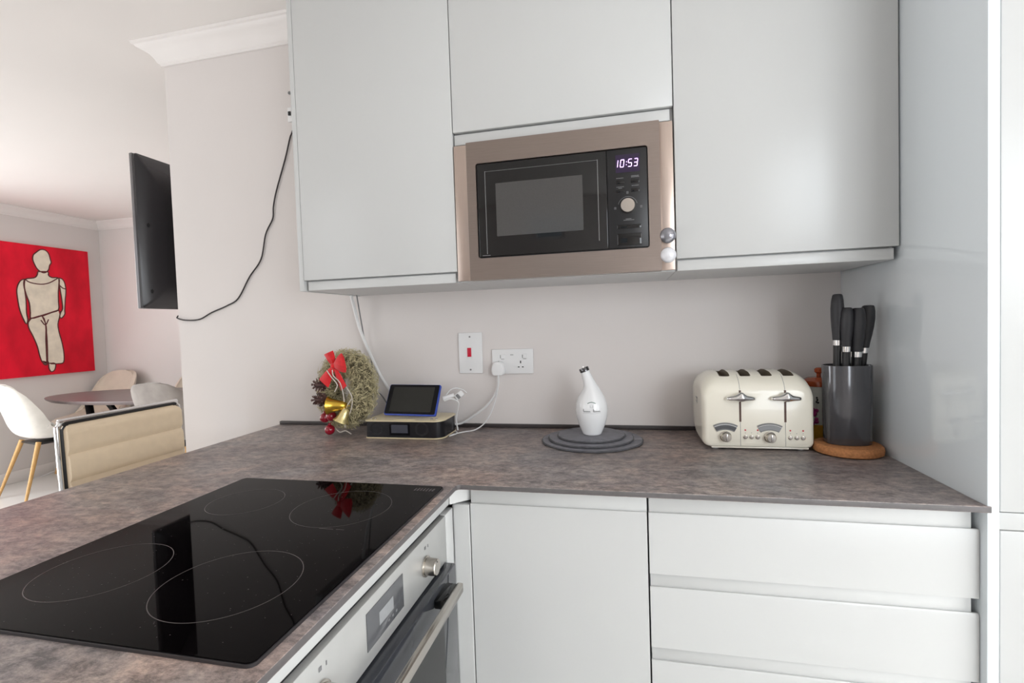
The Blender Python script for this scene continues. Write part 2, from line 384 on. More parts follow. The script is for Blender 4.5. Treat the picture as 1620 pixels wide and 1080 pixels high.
# ------------------------------------------------------------------ hob
HX0, HX1, HY0, HY1 = .222, .746, -1.240, -.654; HZ = ZT + .0055
t = thing('induction_hob', (.484, -.947, ZT), 'black glass induction hob with four thin zone rings, set in the peninsula worktop', 'hob')
pl = rrect(HX0, HX1, HY0, HY1, .010)
bm = B(); prism(bm, rrect(HX0 - .0015, HX1 + .0015, HY0 - .0015, HY1 + .0015, .011), 'z', ZT + .0003, HZ - .0012); obj('rim', bm, 'hobedge', t)
bm = B(); prism(bm, pl, 'z', HZ - .0012, HZ); bevel_all(bm, .0006, 1, 60); obj('glass_plate', bm, 'hob', t)
def flat_ring(bm, cx, cy, r, w, z, n=72):
    a = [bm.verts.new((cx + (r - w) * math.cos(2 * PI * k / n), cy + (r - w) * math.sin(2 * PI * k / n), z)) for k in range(n)]
    b = [bm.verts.new((cx + r * math.cos(2 * PI * k / n), cy + r * math.sin(2 * PI * k / n), z)) for k in range(n)]
    for k in range(n): bm.faces.new((a[k], b[k], b[(k + 1) % n], a[(k + 1) % n]))
for cx, cy, rr in ((.353, -1.095, .090), (.585, -1.095, .098), (.353, -.800, .076), (.585, -.805, .098)):
    bm = B(); flat_ring(bm, cx, cy, rr, .0011, HZ + .0002); obj('zone_ring', bm, 'ring', t)
bm = B()
for k in range(7):
    box(bm, .688 + .007 * k, .688 + .007 * k + .0035, -.690, -.674, HZ + .0001, HZ + .0003)
box(bm, .600, .628, -.905, -.9038, HZ + .0001, HZ + .0003); box(bm, .634, .650, -.905, -.9038, HZ + .0001, HZ + .0003)
obj('touch_control_print', bm, 'ring', t)
bm = B()
for k in range(260):
    x = random.uniform(HX0 + .01, HX1 - .01); y = random.uniform(HY0 + .01, HY1 - .05); s = random.uniform(.0004, .0009)
    v = [bm.verts.new((x + s * math.cos(a), y + s * math.sin(a), HZ + .00025)) for a in (0, 1.26, 2.51, 3.77, 5.03)]
    bm.faces.new(v)
o = obj('dust_speckles', bm, 'ring', t); o['kind'] = 'stuff'

# ------------------------------------------------------------------ peninsula base: oven housing and oven
t = thing('oven_housing', (.45, -1.3, FL), 'pale grey cabinet housing under the peninsula holding the oven', 'cabinet')
bm = B(); box(bm, .135, .150, -2.08, -.02, FL, ZT - TH - .001); obj('back_panel', bm, 'carcass', t)
obj('carcass', bx(.152, .744, -2.08, -1.262, FL + .08, .852), 'carcass', t); obj('corner_carcass', bx(.152, .60, -.63, -.02, FL + .08, .852), 'carcass', t)
bm = B(); box(bm, .700, .745, -2.08, -.6235, .853, ZT - TH - .0007, .001); obj('top_rail', bm, 'cab', t)
bm = B(); box(bm, .50, .69, -2.08, -.66, FL, FL + .085); obj('plinth', bm, 'cab', t)

OY = -.947
t = thing('built_in_oven', (.45, OY, .25), 'built-in steel oven with dark glass door and flat bar handle, under the hob', 'oven')
obj('oven_body', bx(.20, .715, OY - .285, OY + .285, .25, .838), 'blackp', t)
obj('top_gap', bx(.716, .733, OY - .295, OY + .295, .8385, .8515), 'dark', t)
obj('control_fascia', bx(.716, .745, OY - .297, OY + .297, .735, .8375, .002), 'ovensteel', t)
d = obj('display_panel', bx(.7452, .7462, -1.004, -.874, .758, .819, .0004), 'panelgrey', t)
obj('lcd', bx(.7463, .7467, -.965, -.915, .778, .800), 'lcd', d)
bm = B()
for k in range(3): box(bm, .7463, .7466, -.935 + .014 * k, -.930 + .014 * k, .766, .770)
obj('touch_marks', bm, 'print', d)
for yk in (-.770, -1.124):
    bm = B(); lathe(bm, [(.0205, 0), (.0205, .003), (.0175, .0035), (.0165, .024), (.0150, .0255), (.0001, .0256)], (.7455, yk, .780), 36, 'x')
    k = obj('control_knob', bm, 'satin', t)
    bm = B(); cyl(bm, (.7712, yk, .791), (.7716, yk, .791), .0013, n=10); obj('pointer_dot', bm, 'dark', k)
    bm = B(); box(bm, .7455, .7458, yk - .002, yk + .004, .814, .820); box(bm, .7455, .7458, yk + .014, yk + .016, .813, .819); obj('setting_print', bm, 'print', t)
obj('door_gap', bx(.716, .738, OY - .296, OY + .296, .7305, .7345), 'dark', t)
obj('oven_door', bx(.716, .765, OY - .297, OY + .297, .27, .730, .003), 'ovenglass', t)
obj('door_window', bx(.7652, .7658, OY - .21, OY + .214, .33, .66), 'blackg', t, 'darker inner window of the oven door')
bm = B(); box(bm, .790, .803, OY - .238, OY + .238, .699, .719, .0025); h = obj('door_handle', bm, 'satin', t)
for s in (-1, 1):
    bm = B(); box(bm, .7655, .7895, OY + s * .236, OY + s * .165, .700, .7175, .002); obj('handle_mount', bm, 'blackg', h)

# ------------------------------------------------------------------ base cabinets
ZU = ZT - TH - .0008
t = thing('corner_cabinet', (1.0, -.3, FL), 'white handleless base cabinet with one door, in the inner corner beside the oven', 'cabinet')
obj('carcass', bx(.80, 1.1885, -.569, -.015, FL + .10, ZU - .002), 'carcass', t)
obj('top_rail', bx(.7885, 1.1885, -.5942, -.5705, .8465, ZU, .001), 'cab', t)
def jfront(x0, x1, z0, z1):
    """handleless front: 20 mm thick, top edge scooped at the back"""
    pr = [(-.600, z0), (-.600, z1 - .004), (-.598, z1), (-.5945, z1), (-.592, z1 - .003), (-.5895, z1 - .014), (-.580, z1 - .020), (-.580, z0)]
    bm = B(); loft(bm, [[(x0, y, z) for y, z in pr], [(x1, y, z) for y, z in pr]]); return bm
obj('cabinet_door', jfront(.7885, 1.1880, FL + .115, .848), 'cab', t)
bm = B(); prism(bm, rrect(.740, .7855, -.600, -.575, [.010, .002, .002, .002]), 'z', FL + .10, .845); bevel_all(bm, .003, 2, 50); obj('corner_post', bm, 'cab', t)
bm = B(); prism(bm, [(.7455, -.6225), (.786, -.582), (.786, -.575), (.7455, -.575)], 'z', .852, ZU); obj('corner_rail', bm, 'cab', t)
obj('side_filler', bx(.716, .7445, -.6475, -.6005, FL + .10, .8375, .002), 'cab', t)
obj('plinth', bx(.70, 1.1885, -.55, -.535, FL, FL + .097), 'cab', t)

t = thing('drawer_unit', (1.49, -.3, FL), 'white handleless drawer base unit with three wide drawer fronts, beside the tall panel', 'cabinet')
obj('carcass', bx(1.1915, 1.7860, -.569, -.015, FL + .10, ZU - .002), 'carcass', t)
for z0, z1 in ((.8465, ZU), (.6835, .7143), (.5200, .5513)):
    obj('recess_rail', bx(1.1925, 1.7850, -.5942, -.5695, z0, z1, .001), 'cab', t)
for z0, z1 in ((.7145, .848), (.5515, .685), (FL + .115, .5215)):
    obj('drawer_front', jfront(1.1915, 1.7945, z0, z1), 'cab', t)
obj('plinth', bx(1.1915, 1.79, -.55, -.535, FL, FL + .097), 'cab', t)

# ------------------------------------------------------------------ tall unit at right
t = thing('tall_cabinet', (2.11, -.3, FL), 'tall pale grey cabinet with glossy side panel, at the right end of the worktop', 'cabinet')
obj('end_panel', bx(1.7960, 1.8150, -.6180, -.0008, FL, 2.33, .0012), 'gloss', t, 'glossy pale grey side panel facing the worktop')
obj('carcass', bx(1.8165, 2.418, -.590, -.002, FL + .1, 2.33), 'carcass', t)
obj('upper_door', bx(1.8185, 2.416, -.6140, -.5915, .888, 2.325, .0025), 'cab', t)
obj('lower_door', bx(1.8185, 2.416, -.6140, -.5915, FL + .115, .853, .0025), 'cab', t)
obj('handle_rail', bx(1.8165, 2.416, -.6120, -.5915, .8545, .8865, .001), 'cab', t)
obj('plinth', bx(1.8165, 2.418, -.56, -.545, FL, FL + .097), 'cab', t)

# ------------------------------------------------------------------ wall cabinets
YD, YL, ZB = -.3350, -.3270, 1.390
def wdoor(x0, x1, z0, z1=2.30): return bx(x0, x1, YD, YD + .019, z0, z1, .0014)
t = thing('wall_cabinet', (.43, -.16, ZB), 'light grey wall cabinet with end panel, leftmost, left of the microwave', 'cabinet', None)
obj('end_panel', bx(.1700, .1855, YD + .001, -.0008, ZB - .002, 2.30, .001), 'cab', t)
obj('carcass', bx(.1870, .6865, YD + .0205, -.0008, ZB, 2.30), 'carcass', t)
obj('cabinet_door', wdoor(.1872, .6865, 1.4205), 'cab', t)
obj('bottom_lip', bx(.1955, .6790, YL, -.3150, ZB - .0005, 1.4165, .001), 'cab', t)
t = thing('wall_cabinet', (.987, -.16, ZB), 'light grey wall cabinet above and around the microwave, middle of the three', 'cabinet', None)
bm = B(); box(bm, .6880, 1.2870, YD + .0205, -.0008, ZB, 1.405); box(bm, .6880, .7010, YD + .0205, -.0008, 1.4055, 1.7795); box(bm, 1.2740, 1.2870, YD + .0205, -.0008, 1.4055, 1.7795)
box(bm, .6880, 1.2870, YD + .0205, -.0008, 1.78, 2.30); obj('carcass', bm, 'carcass', t)
obj('cabinet_door', wdoor(.6890, 1.2860, 1.8130), 'cab', t)
obj('bottom_lip', bx(.6900, 1.2790, YL, -.3150, 1.7795, 1.8085, .001), 'cab', t)
t = thing('wall_cabinet', (1.54, -.16, ZB), 'light grey wall cabinet between the microwave and the tall side panel', 'cabinet', None)
obj('carcass', bx(1.2885, 1.7870, YD + .0205, -.0008, ZB, 2.30), 'carcass', t)
obj('cabinet_door', wdoor(1.2885, 1.7925, 1.4205), 'cab', t)
obj('bottom_lip', bx(1.2905, 1.7845, YL, -.3150, ZB - .0005, 1.4165, .001), 'cab', t)

# ------------------------------------------------------------------ microwave
t = thing('microwave', (.987, -.2, 1.391), 'built-in steel-framed black microwave with lit clock display, under the middle wall cabinet', 'microwave')
obj('oven_body', bx(.705, 1.270, -.312, -.03, 1.409, 1.765), 'blackp', t)
FX0, FX1, FZ0, FZ1 = .7325, 1.2500, 1.3905, 1.7730
for x0, x1 in ((.6900, FX0), (FX1, 1.2845)):
    obj('side_trim', bx(x0, x1, -.3370, -.3290 + .004, 1.3925, 1.7745, .001), 'steelp', t, 'brushed steel side strip, its catch of light painted in')
IX0, IX1, IZ0, IZ1 = .7585, 1.2205, 1.4510, 1.7130
out = rrect(FX0, FX1, FZ0, FZ1, .0015, 6); inn = rrect(IX0, IX1, IZ0, IZ1, .007, 6)
bm = B(); n = len(out)
R_ = [[bm.verts.new((a, y, b)) for a, b in L_] for L_, y in ((out, -.3255), (out, -.356), (inn, -.3555), (inn, -.3300))]
for a, b in ((0, 1), (1, 2), (2, 3), (3, 0)):
    for k in range(n): bm.faces.new((R_[a][k], R_[a][(k + 1) % n], R_[b][(k + 1) % n], R_[b][k]))
obj('steel_fascia', bm, 'steelh', t)
bm = B(); prism(bm, rrect(IX0 + .0005, IX1 - .0005, IZ0 + .0005, IZ1 - .0005, .0065), 'y', -.3480, -.3310); obj('black_surround', bm, 'blackp', t)
d = obj('microwave_door', bx(.7620, 1.1150, -.3535, -.3485, 1.4545, 1.7100, .0015), 'blackg', t)
bm = B()
for a in ((.7835, .7850, 1.462, 1.690), (1.0915, 1.0930, 1.478, 1.690)): box(bm, a[0], a[1], -.3542, -.3536, a[2], a[3])
box(bm, .785, 1.0915, -.3540, -.3536, 1.6885, 1.6892)
obj('door_frame_line', bm, 'greyp', d)
bm = B(); prism(bm, rrect(.8135, 1.0520, 1.5090, 1.6545, .002), 'y', -.3539, -.3536); obj('door_window', bm, 'mwglass', d, 'grey mesh window of the microwave door')
p = obj('control_panel', bx(1.1170, 1.2180, -.3530, -.3485, 1.4545, 1.7100, .0015), 'blackp', t)
s = obj('display_window', bx(1.1390, 1.2000, -.3535, -.3531, 1.6500, 1.6960), 'glow', p)
def seg7(bm, x, z, w, h, segs, y, th=.0019, sl=.12):
    P = {'a': ((0, h), (w, h)), 'b': ((w, h), (w, h / 2)), 'c': ((w, h / 2), (w, 0)), 'd': ((0, 0), (w, 0)), 'e': ((0, 0), (0, h / 2)), 'f': ((0, h / 2), (0, h)), 'g': ((0, h / 2), (w, h / 2))}
    for q in segs:
        (ax, az), (bx_, bz) = P[q]
        a = Vector((x + ax + sl * az, y, z + az)); b = Vector((x + bx_ + sl * bz, y, z + bz)); d_ = (b - a) * .06
        tube(bm, [a + d_, b - d_], th / 2, n=6, smooth=False)
bm = B(); z0 = 1.6640; h = .0185
seg7(bm, 1.1425, z0, .001, h, 'bc', -.3540)
seg7(bm, 1.1505, z0, .0085, h, 'abcdef', -.3540)
seg7(bm, 1.1705, z0, .0085, h, 'afgcd', -.3540); seg7(bm, 1.1850, z0, .0085, h, 'abgcd', -.3540)
for dz in (.005, .0125): box(bm, 1.1650 + dz * .12, 1.1668 + dz * .12, -.3545, -.3538, z0 + dz - .001, z0 + dz + .001)
obj('clock_digits', bm, 'digits', p)
bm = B()
for x0, x1, z in ((1.1400, 1.1585, 1.6352), (1.1780, 1.1970, 1.6385), (1.1780, 1.1990, 1.6355), (1.1400, 1.1600, 1.6125), (1.1450, 1.1540, 1.6090), (1.1790, 1.1965, 1.6135), (1.1620, 1.1760, 1.5285), (1.1560, 1.1830, 1.5255)):
    x = x0
    while x < x1 - .001:
        w_ = random.uniform(.0012, .0024); box(bm, x, min(x + w_, x1), -.3534, -.3531, z, z + .0016); x += w_ + .0006
obj('button_lettering', bm, 'print', p)
for x in (1.1400, 1.1775):
    for z in (1.6215, 1.5985): obj('push_button', bx(x, x + .0205, -.3538, -.3531, z, z + .0085, .0006), 'blackg', p)
bm = B(); lathe(bm, [(.0195, 0), (.0195, .004), (.0185, .012), (.0175, .0135), (.0001, .0137)], (1.1675, -.3532, 1.5625), 40, 'y'); obj('dial_knob', bm, 'satin', p, 'round steel dial')
bm = B(); tube(bm, [(1.1675 + .0245 * math.cos(a), -.3535, 1.5625 + .0245 * math.sin(a)) for a in [PI * (0.08 + .84 * k / 16) for k in range(17)]], .0007, n=5, smooth=False)
for x, z in ((1.1650, 1.5945), (1.1990, 1.5560), (1.1330, 1.5560)):
    box(bm, x, x + .005, -.3534, -.3531, z, z + .001); box(bm, x, x + .005, -.3534, -.3531, z + .005, z + .006)
    box(bm, x, x + .001, -.3534, -.3531, z, z + .006); box(bm, x + .0042, x + .0052, -.3534, -.3531, z, z + .006); box(bm, x + .002, x + .0035, -.3534, -.3531, z + .0022, z + .0042)
obj('dial_scale_print', bm, 'print', p)
obj('slim_button', bx(1.1390, 1.2010, -.3540, -.3531, 1.5045, 1.5145, .0008), 'blackg', p)
obj('door_release_button', bx(1.1390, 1.2010, -.3545, -.3531, 1.4610, 1.4915, .0012), 'blackg', p)
bm = B(); box(bm, 1.1395, 1.1402, -.3548, -.3545, 1.463, 1.4895); box(bm, 1.1997, 1.2006, -.3548, -.3545, 1.463, 1.4895); box(bm, 1.1395, 1.1400, -.3544, -.3540, 1.5055, 1.5135); box(bm, 1.2002, 1.2008, -.3544, -.3540, 1.5055, 1.5135); obj('button_edge_print', bm, 'print', p)
bm = B(); box(bm, .7700, .7930, -.3537, -.3535, 1.4575, 1.4590); obj('badge', bm, 'print', d)
for z, m_, lab in ((1.4790, 'glassknob', 'round grey glass knob on the right strip of the microwave, upper of two'), (1.4290, 'glassknobw', 'round pearly white glass knob on the right strip of the microwave, lower of two')):
    k = thing('glass_knob', (1.2660, -.3372, z), lab, 'knob')
    bm = B(); lathe(bm, [(.015, .0002), (.0165, .004), (.015, .0075)], (1.2660, -.3372, z), 30, 'y'); obj('base_disc', bm, 'satin', k)
    bm = B(); lathe(bm, [(.0135, .0076)] + [(.0200 * math.cos(a), .0165 + .0130 * math.sin(a)) for a in [(-.72 + .145 * q) for q in range(16)]], (1.2660, -.3372, z), 32, 'y'); obj('glass_dome', bm, m_, k)

# ------------------------------------------------------------------ wall electrics
t = thing('cooker_switch', (.613, 0, 1.166), 'tall white cooker switch plate with red rocker on the wall, left of the socket', 'switch')
obj('plate', bx(.5695, .6570, -.0085, -.0006, 1.0935, 1.2395, .0025), 'white', t)
obj('rocker_surround', bx(.5995, .6200, -.0095, -.0086, 1.1475, 1.1905, .0006), 'white', t)
obj('red_rocker', bx(.6025, .6175, -.0120, -.0096, 1.1530, 1.1850, .0012), 'red', t, 'red rocker')
for z in (1.2245, 1.1070):
    bm = B(); cyl(bm, (.6125, -.0086, z), (.6125, -.0094, z), .0032, n=14); obj('screw', bm, 'greyp', t)
t = thing('double_socket', (.768, 0, 1.135), 'white double wall socket, right of the tall switch plate', 'socket')
obj('plate', bx(.6925, .8400, -.0085, -.0006, 1.0905, 1.1775, .0025), 'white', t)
for cx in (.7270, .8060):
    obj('rocker', bx(cx - .002, cx + .014, -.0115, -.0086, 1.1440, 1.1600, .0012), 'white', t)
    bm = B(); box(bm, cx - .004, cx - .0022, -.0092, -.0086, 1.1455, 1.1570); box(bm, cx - .001, cx + .010, -.0092, -.0086, 1.1420, 1.1433); obj('rocker_shadow_gap', bm, 'greyp', t)
    bm = B(); box(bm, cx - .0120, cx - .0085, -.0090, -.0086, 1.1270, 1.1360)
    box(bm, cx - .0205, cx - .0145, -.0090, -.0086, 1.1125, 1.1160); box(bm, cx - .0060, cx - .0000, -.0090, -.0086, 1.1125, 1.1160); obj('pin_holes', bm, 'dark', t)
bm = B(); box(bm, .7600, .7650, -.0090, -.0086, 1.1560, 1.1585); box(bm, .7665, .7700, -.0090, -.0086, 1.1560, 1.1585); obj('moulded_mark', bm, 'greyp', t)
t = thing('mains_plug', (.7170, -.009, 1.115), 'white mains plug in the left half of the double socket, its lead hanging down', 'plug')
bm = B(); loft(bm, [[(.7170 + sx * s, y, 1.113 + dz) for sx, dz in ((-.022, -.022), (-.013, -.026), (.013, -.026), (.022, -.022), (.024, -.004), (.020, .012), (.010, .022), (-.010, .022), (-.020, .012), (-.024, -.004))] for y, s in ((-.0092, 1), (-.026, .98), (-.034, .84))]); bevel_all(bm, .0025, 2, 40); obj('plug_body', bm, 'white', t)
bm = B(); tube(bm, [(.7170, -.026, 1.094), (.7175, -.026, 1.078), (.716, -.027, 1.050), (.702, -.030, 1.015), (.672, -.032, .980), (.625, -.034, .945), (.582, -.036, .920), (.555, -.045, .9165)], [.0042] * 6 + [.0036] * 20, n=8); obj('lead', bm, 'whitec', t)
t = thing('speaker_lead', (.715, -.03, .905), 'thin white lead drooping from the plug to the back of the speaker dock', 'cable')
bm = B(); tube(bm, [(.722, -.040, 1.090), (.720, -.040, 1.050), (.708, -.042, 1.000), (.690, -.045, .955), (.668, -.055, .922), (.640, -.075, .9045), (.610, -.100, .9030), (.585, -.140, .9030), (.580, -.165, .9030), (.592, -.135, .9030), (.588, -.110, .9035), (.578, -.100, .9045)], .0021, n=7); obj('lead', bm, 'whitec', t)
t = thing('cabinet_lead', (.2, -.05, 1.0), 'thick white lead running from under the left wall cabinet down behind the speaker dock', 'cable')
bm = B(); tube(bm, [(.193, -.078, 1.3885), (.196, -.066, 1.345), (.206, -.052, 1.27), (.232, -.040, 1.185), (.268, -.034, 1.10), (.300, -.032, 1.045), (.335, -.035, .985), (.36, -.045, .9085)], .0056, n=8); obj('lead', bm, 'whitec', t)
t = thing('cabinet_lead', (.2, -.03, 1.0), 'thin grey strand hanging close beside the thick white lead, behind the wreath', 'cable')
bm = B(); tube(bm, [(.205, -.060, 1.3885), (.203, -.045, 1.34), (.200, -.022, 1.27), (.205, -.016, 1.22), (.222, -.014, 1.17), (.232, -.014, 1.10), (.236, -.016, 1.03), (.262, -.020, 1.020), (.290, -.024, .985), (.33, -.024, .92), (.345, -.03, .9040)], .0024, n=7); obj('lead', bm, 'print', t)  # thin grey tube close beside the thick white lead
t = thing('aerial_outlet', (-.07, 0, 2.09), 'small white wall outlet beside the left wall cabinet, above the black cable', 'socket')
obj('plate', bx(-.0840, -.0420, -.007, -.0006, 2.0660, 2.1200, .0015), 'white', t)
obj('connector', bx(-.0790, -.0690, -.012, -.0071, 2.0880, 2.1030, .001), 'blackp', t)
bm = B(); lathe(bm, [(.006, .0006), (.006, .004), (.003, .006)], (-.0745, 0, 2.176), 14, 'y')
tag(obj('cable_clip', bm, 'greyp'), 'tiny grey cable clip on the wall above the small white outlet', 'clip')
CB = [(-.052, 2.075), (-.060, 2.045), (-.071, 2.021), (-.080, 2.003), (-.104, 1.930), (-.150, 1.812), (-.167, 1.752), (-.173, 1.706), (-.208, 1.648), (-.235, 1.553), (-.292, 1.486), (-.349, 1.405), (-.404, 1.377), (-.478, 1.353), (-.540, 1.327), (-.606, 1.325), (-.648, 1.334)]
bm = B(); tube(bm, [(x, -.0055, z) for x, z in CB] + [(-.659, .004, 1.342), (-.690, .05, 1.36), (-.73, .12, 1.42), (-.755, .2, 1.48)], .0028, n=7)
tag(obj('television_cable', bm, 'blackc'), 'black cable looping down the wall from beside the cabinet to the television', 'cable')

# ------------------------------------------------------------------ television on the return wall, seen from behind its edge
TX, TY0, TY1, TZ0, TZ1 = -.835, -.004, 1.12, 1.383, 2.034
t = thing('television', (TX, .55, TZ0), 'black flat television swung out on its wall bracket past the wall corner', 'television')
bm = B(); box(bm, TX - .016, TX - .0005, TY0 - .001, TY1, TZ0, TZ1, .003); obj('screen_bezel', bm, 'tvedge', t)
obj('screen', bx(TX - .0172, TX - .0164, TY0 + .012, TY1 - .012, TZ0 + .014, TZ1 - .012), 'blackg', t)
bm = B()
def tvr(i, x):
    return [(x, a, b) for a, b in rrect(TY0 + i, TY1 - i, TZ0 + i, TZ1 - i * 1.6, .012, 4)]
loft(bm, [tvr(0, TX), tvr(.0005, TX + .010), tvr(.012, TX + .022), tvr(.05, TX + .036), tvr(.085, TX + .046), tvr(.10, TX + .048)])
bk = obj('back_shell', bm, 'tvback', t)
for z in (1.735, 1.455):
    bm = B(); cyl(bm, (TX + .018, .030, z), (TX + .030, .030, z), .010, n=18); cyl(bm, (TX + .030, .030, z), (TX + .031, .030, z), .005, n=10); obj('screw_cap', bm, 'dark', bk)
bm = B(); box(bm, TX + .0485, TX + .056, .40, .70, 1.56, 1.86, .003); box(bm, TX + .056, -.668, .50, .54, 1.68, 1.74, .004); box(bm, -.668, -.6506, .45, .60, 1.58, 1.84, .003); obj('wall_bracket', bm, 'blackp', t)

# ------------------------------------------------------------------ speaker dock and tablet
CX0, CX1, CY0, CY1, CZ = .2985, .5735, -.2085, -.062, .9615
t = thing('speaker_dock', (.436, -.13, ZT), 'black clock speaker with champagne top and bottom plates, under the tablet', 'speaker')
def rr4(i, z, rad=.034): return [(a, b, z) for a, b in rrect(CX0 + i, CX1 - i, CY0 + i, CY1 - i, [.010, rad, .020, .010], 8)]
bm = B(); loft(bm, [rr4(.0022, ZT + .0045), rr4(.0022, CZ - .0050)]); obj('grille_body', bm, 'clock', t)
bm = B(); loft(bm, [rr4(.001, ZT + .0003), rr4(0, ZT + .0012), rr4(0, ZT + .0036), rr4(.001, ZT + .0044)]); obj('bottom_plate', bm, 'gold', t, 'champagne bottom plate')
bm = B(); loft(bm, [rr4(.001, CZ - .0049), rr4(0, CZ - .0040), rr4(0, CZ - .0008), rr4(.0015, CZ)]); obj('top_plate', bm, 'gold', t, 'champagne top plate')
bm = B(); box(bm, .3880, .4600, CY0 + .0016, CY0 + .0021, .9120, .9505); s = obj('display_surround', bm, 'bezel', t)
obj('display', bx(.3945, .4530, CY0 + .0011, CY0 + .0015, .9195, .9470), 'clockscr', s)
for cx in (.3420, .5020):
    bm = B(); lathe(bm, [(.0235, -.0018), (.0235, .0004), (.0205, .0006), (.0150, -.0004), (.0070, -.001), (.0001, -.0004)], (cx, CY0 + .0022, .9330), 32, 'y'); obj('speaker_cone', bm, 'blackp', t)
for x, y in ((.315, -.190), (.329, -.190), (.530, -.188), (.546, -.185)):
    bm = B(); lathe(bm, [(.0050, 0), (.0050, .0025), (.004, .0035), (.0001, .0036)], (x, y, CZ + .0001), 16); obj('top_button', bm, 'satin', t)
obj('snooze_bar', bx(.405, .475, -.199, -.190, CZ + .0001, CZ + .0018, .0006), 'gold', t)
# tablet leaning back on the dock
t = thing('tablet', (.455, -.16, CZ), 'small tablet in a bright blue case, propped on the speaker dock', 'tablet')
o0 = Vector((.3470, -.1660, CZ + .0105)); ex = Vector((.1930, -.010, -.0015)).normalized(); wx = .1915
ey = Vector((.022, .052, .094)); ey = (ey - ex * ey.dot(ex)).normalized(); ez = ex.cross(ey).normalized()   # ez points to the viewer
def tp(u, v, d): return o0 + ex * u + ey * v + ez * d
def tslab(u0, u1, v0, v1, d0, d1, r, sh=.0):
    pts = rrect(u0, u1, v0, v1, r, 5); bm = B()
    loft(bm, [[tp(u + sh * v, v, d0) for u, v in pts], [tp(u + sh * v, v, d1) for u, v in pts]]); return bm
HT = .111
bm = tslab(0, wx, 0, HT, -.009, 0, .006); bevel_all(bm, .0015, 2, 50); obj('case', bm, 'blue', t)
fr = obj('front_glass', tslab(.0022, wx - .004, .0045, HT - .0015, .0002, .0010, .005), 'bezel', t)
obj('screen', tslab(.018, wx - .020, .012, HT - .010, .0011, .0014, .001), 'screen', fr)
bm = tslab(.05, wx - .05, .020, .055, -.030, -.0095, .003); obj('stand_flap', bm, 'blue', t)
# charger block with looped lead
t = thing('charging_lead', (.575, -.1, CZ), 'white charging lead looping out of the tablet beside the speaker dock', 'cable')
bm = B(); tube(bm, [(.553, -.108, 1.030), (.566, -.105, 1.046), (.585, -.100, 1.053), (.606, -.090, 1.046), (.618, -.082, 1.034)], .0021, n=7)
tube(bm, [(.550, -.120, 1.012), (.572, -.112, 1.018), (.592, -.100, 1.006), (.588, -.09, .985), (.582, -.085, .966), (.577, -.082, .94), (.580, -.078, .9035)], .0026, n=7); obj('lead', bm, 'whitec', t)
bm = B(); tube(bm, [(.545, -.117, 1.020), (.580, -.105, 1.030)], .0070, n=10, smooth=False); p = obj('connector', bm, 'white', t)
bm = B(); tube(bm, [(.583, -.098, 1.018), (.606, -.090, 1.036)], .0100, n=8, smooth=False, flat=(0, 1, 0)); p = obj('cable_tag', bm, 'white', t)
bm = B(); tube(bm, [(.590, -.1015, 1.0215), (.597, -.1000, 1.028)], .0085, n=8, smooth=False, flat=(0, 1, 0)); obj('tag_print', bm, 'greyp', p)

# ------------------------------------------------------------------ christmas wreath
WC = Vector((.186, -.122, 1.056)); na = math.radians(-112); WN = Vector((math.cos(na), math.sin(na), .10)).normalized()
WXv = Vector((-WN.y, WN.x, 0)).normalized(); WUp = WN.cross(WXv).normalized()
if WUp.z < 0: WUp = -WUp
if WXv.x < 0: WXv = -WXv
def wp(u, v, d=0): return WC + WXv * u + WUp * v + WN * d
t = thing('christmas_wreath', (.19, -.118, ZT), 'dried moss Christmas wreath with red bow, bells, cones and baubles, leaning by the speaker dock', 'wreath')
RM, RT = .094, .043
bm = B(); tube(bm, [wp(RM * math.cos(2 * PI * k / 24), RM * math.sin(2 * PI * k / 24)) for k in range(24)], RT * .78, n=10, m=2, closed=True); obj('ring', bm, 'twigcore', t)
bm = B()
for k in range(5200):
    a = random.uniform(0, 2 * PI); b = random.uniform(0, 2 * PI); rr = RT * random.uniform(.62, 1.0)
    rad = Vector((math.cos(a), math.sin(a)))
    def tp_(a_, b_, r_): return wp((RM + r_ * math.cos(b_)) * math.cos(a_), (RM + r_ * math.cos(b_)) * math.sin(a_), r_ * math.sin(b_))
    p0 = tp_(a, b, rr); p1 = tp_(a + random.uniform(-.14, .14), b + random.uniform(-.5, .5), rr + random.uniform(.004, .014)); p2 = tp_(a + random.uniform(-.22, .22), b + random.uniform(-.8, .8), rr + random.uniform(.002, .018))
    w = Vector((random.uniform(-1, 1), random.uniform(-1, 1), random.uniform(-1, 1))).normalized() * random.uniform(.0006, .0012)
    q = [bm.verts.new(p) for p in (p0 - w, p0 + w, p1 + w, p1 - w, p2)]
    if min(p0.z, p1.z, p2.z) < ZT + .002 or max(p0.y, p1.y, p2.y) > -.014:
        bmesh.ops.delete(bm, geom=q, context='VERTS'); continue
    bm.faces.new((q[0], q[1], q[2], q[3])); bm.faces.new((q[3], q[2], q[4]))
o = obj('moss_twigs', bm, 'twig', t); o['kind'] = 'stuff'
def loop(bm, c, dx, up, L, w, th):
    """one felt bow loop: a flattened leaf with thickness"""
    n_ = dx.cross(up).normalized(); A = []
    prof = [(0, .15), (.2, .50), (.5, .85), (.8, 1.05), (1.0, 1.12)]
    for s_, k in prof:
        cc = c + dx * (L * s_) ; hw = up * (w * k)
        bul = n_ * (th * (1 + 1.5 * math.sin(PI * min(1, s_))))
        A.append([cc - hw + bul * .2, cc - hw * .5 + bul, cc + hw * .5 + bul, cc + hw + bul * .2, cc + hw * .5 - bul, cc - hw * .5 - bul])
    loft(bm, A)
bc = Vector((.182, -.186, 1.142))
bow = thing and B()
loop(bow, bc, Vector((-.35, -.1, .93)).normalized(), Vector((.9, -.2, .3)).normalized(), .050, .020, .004)
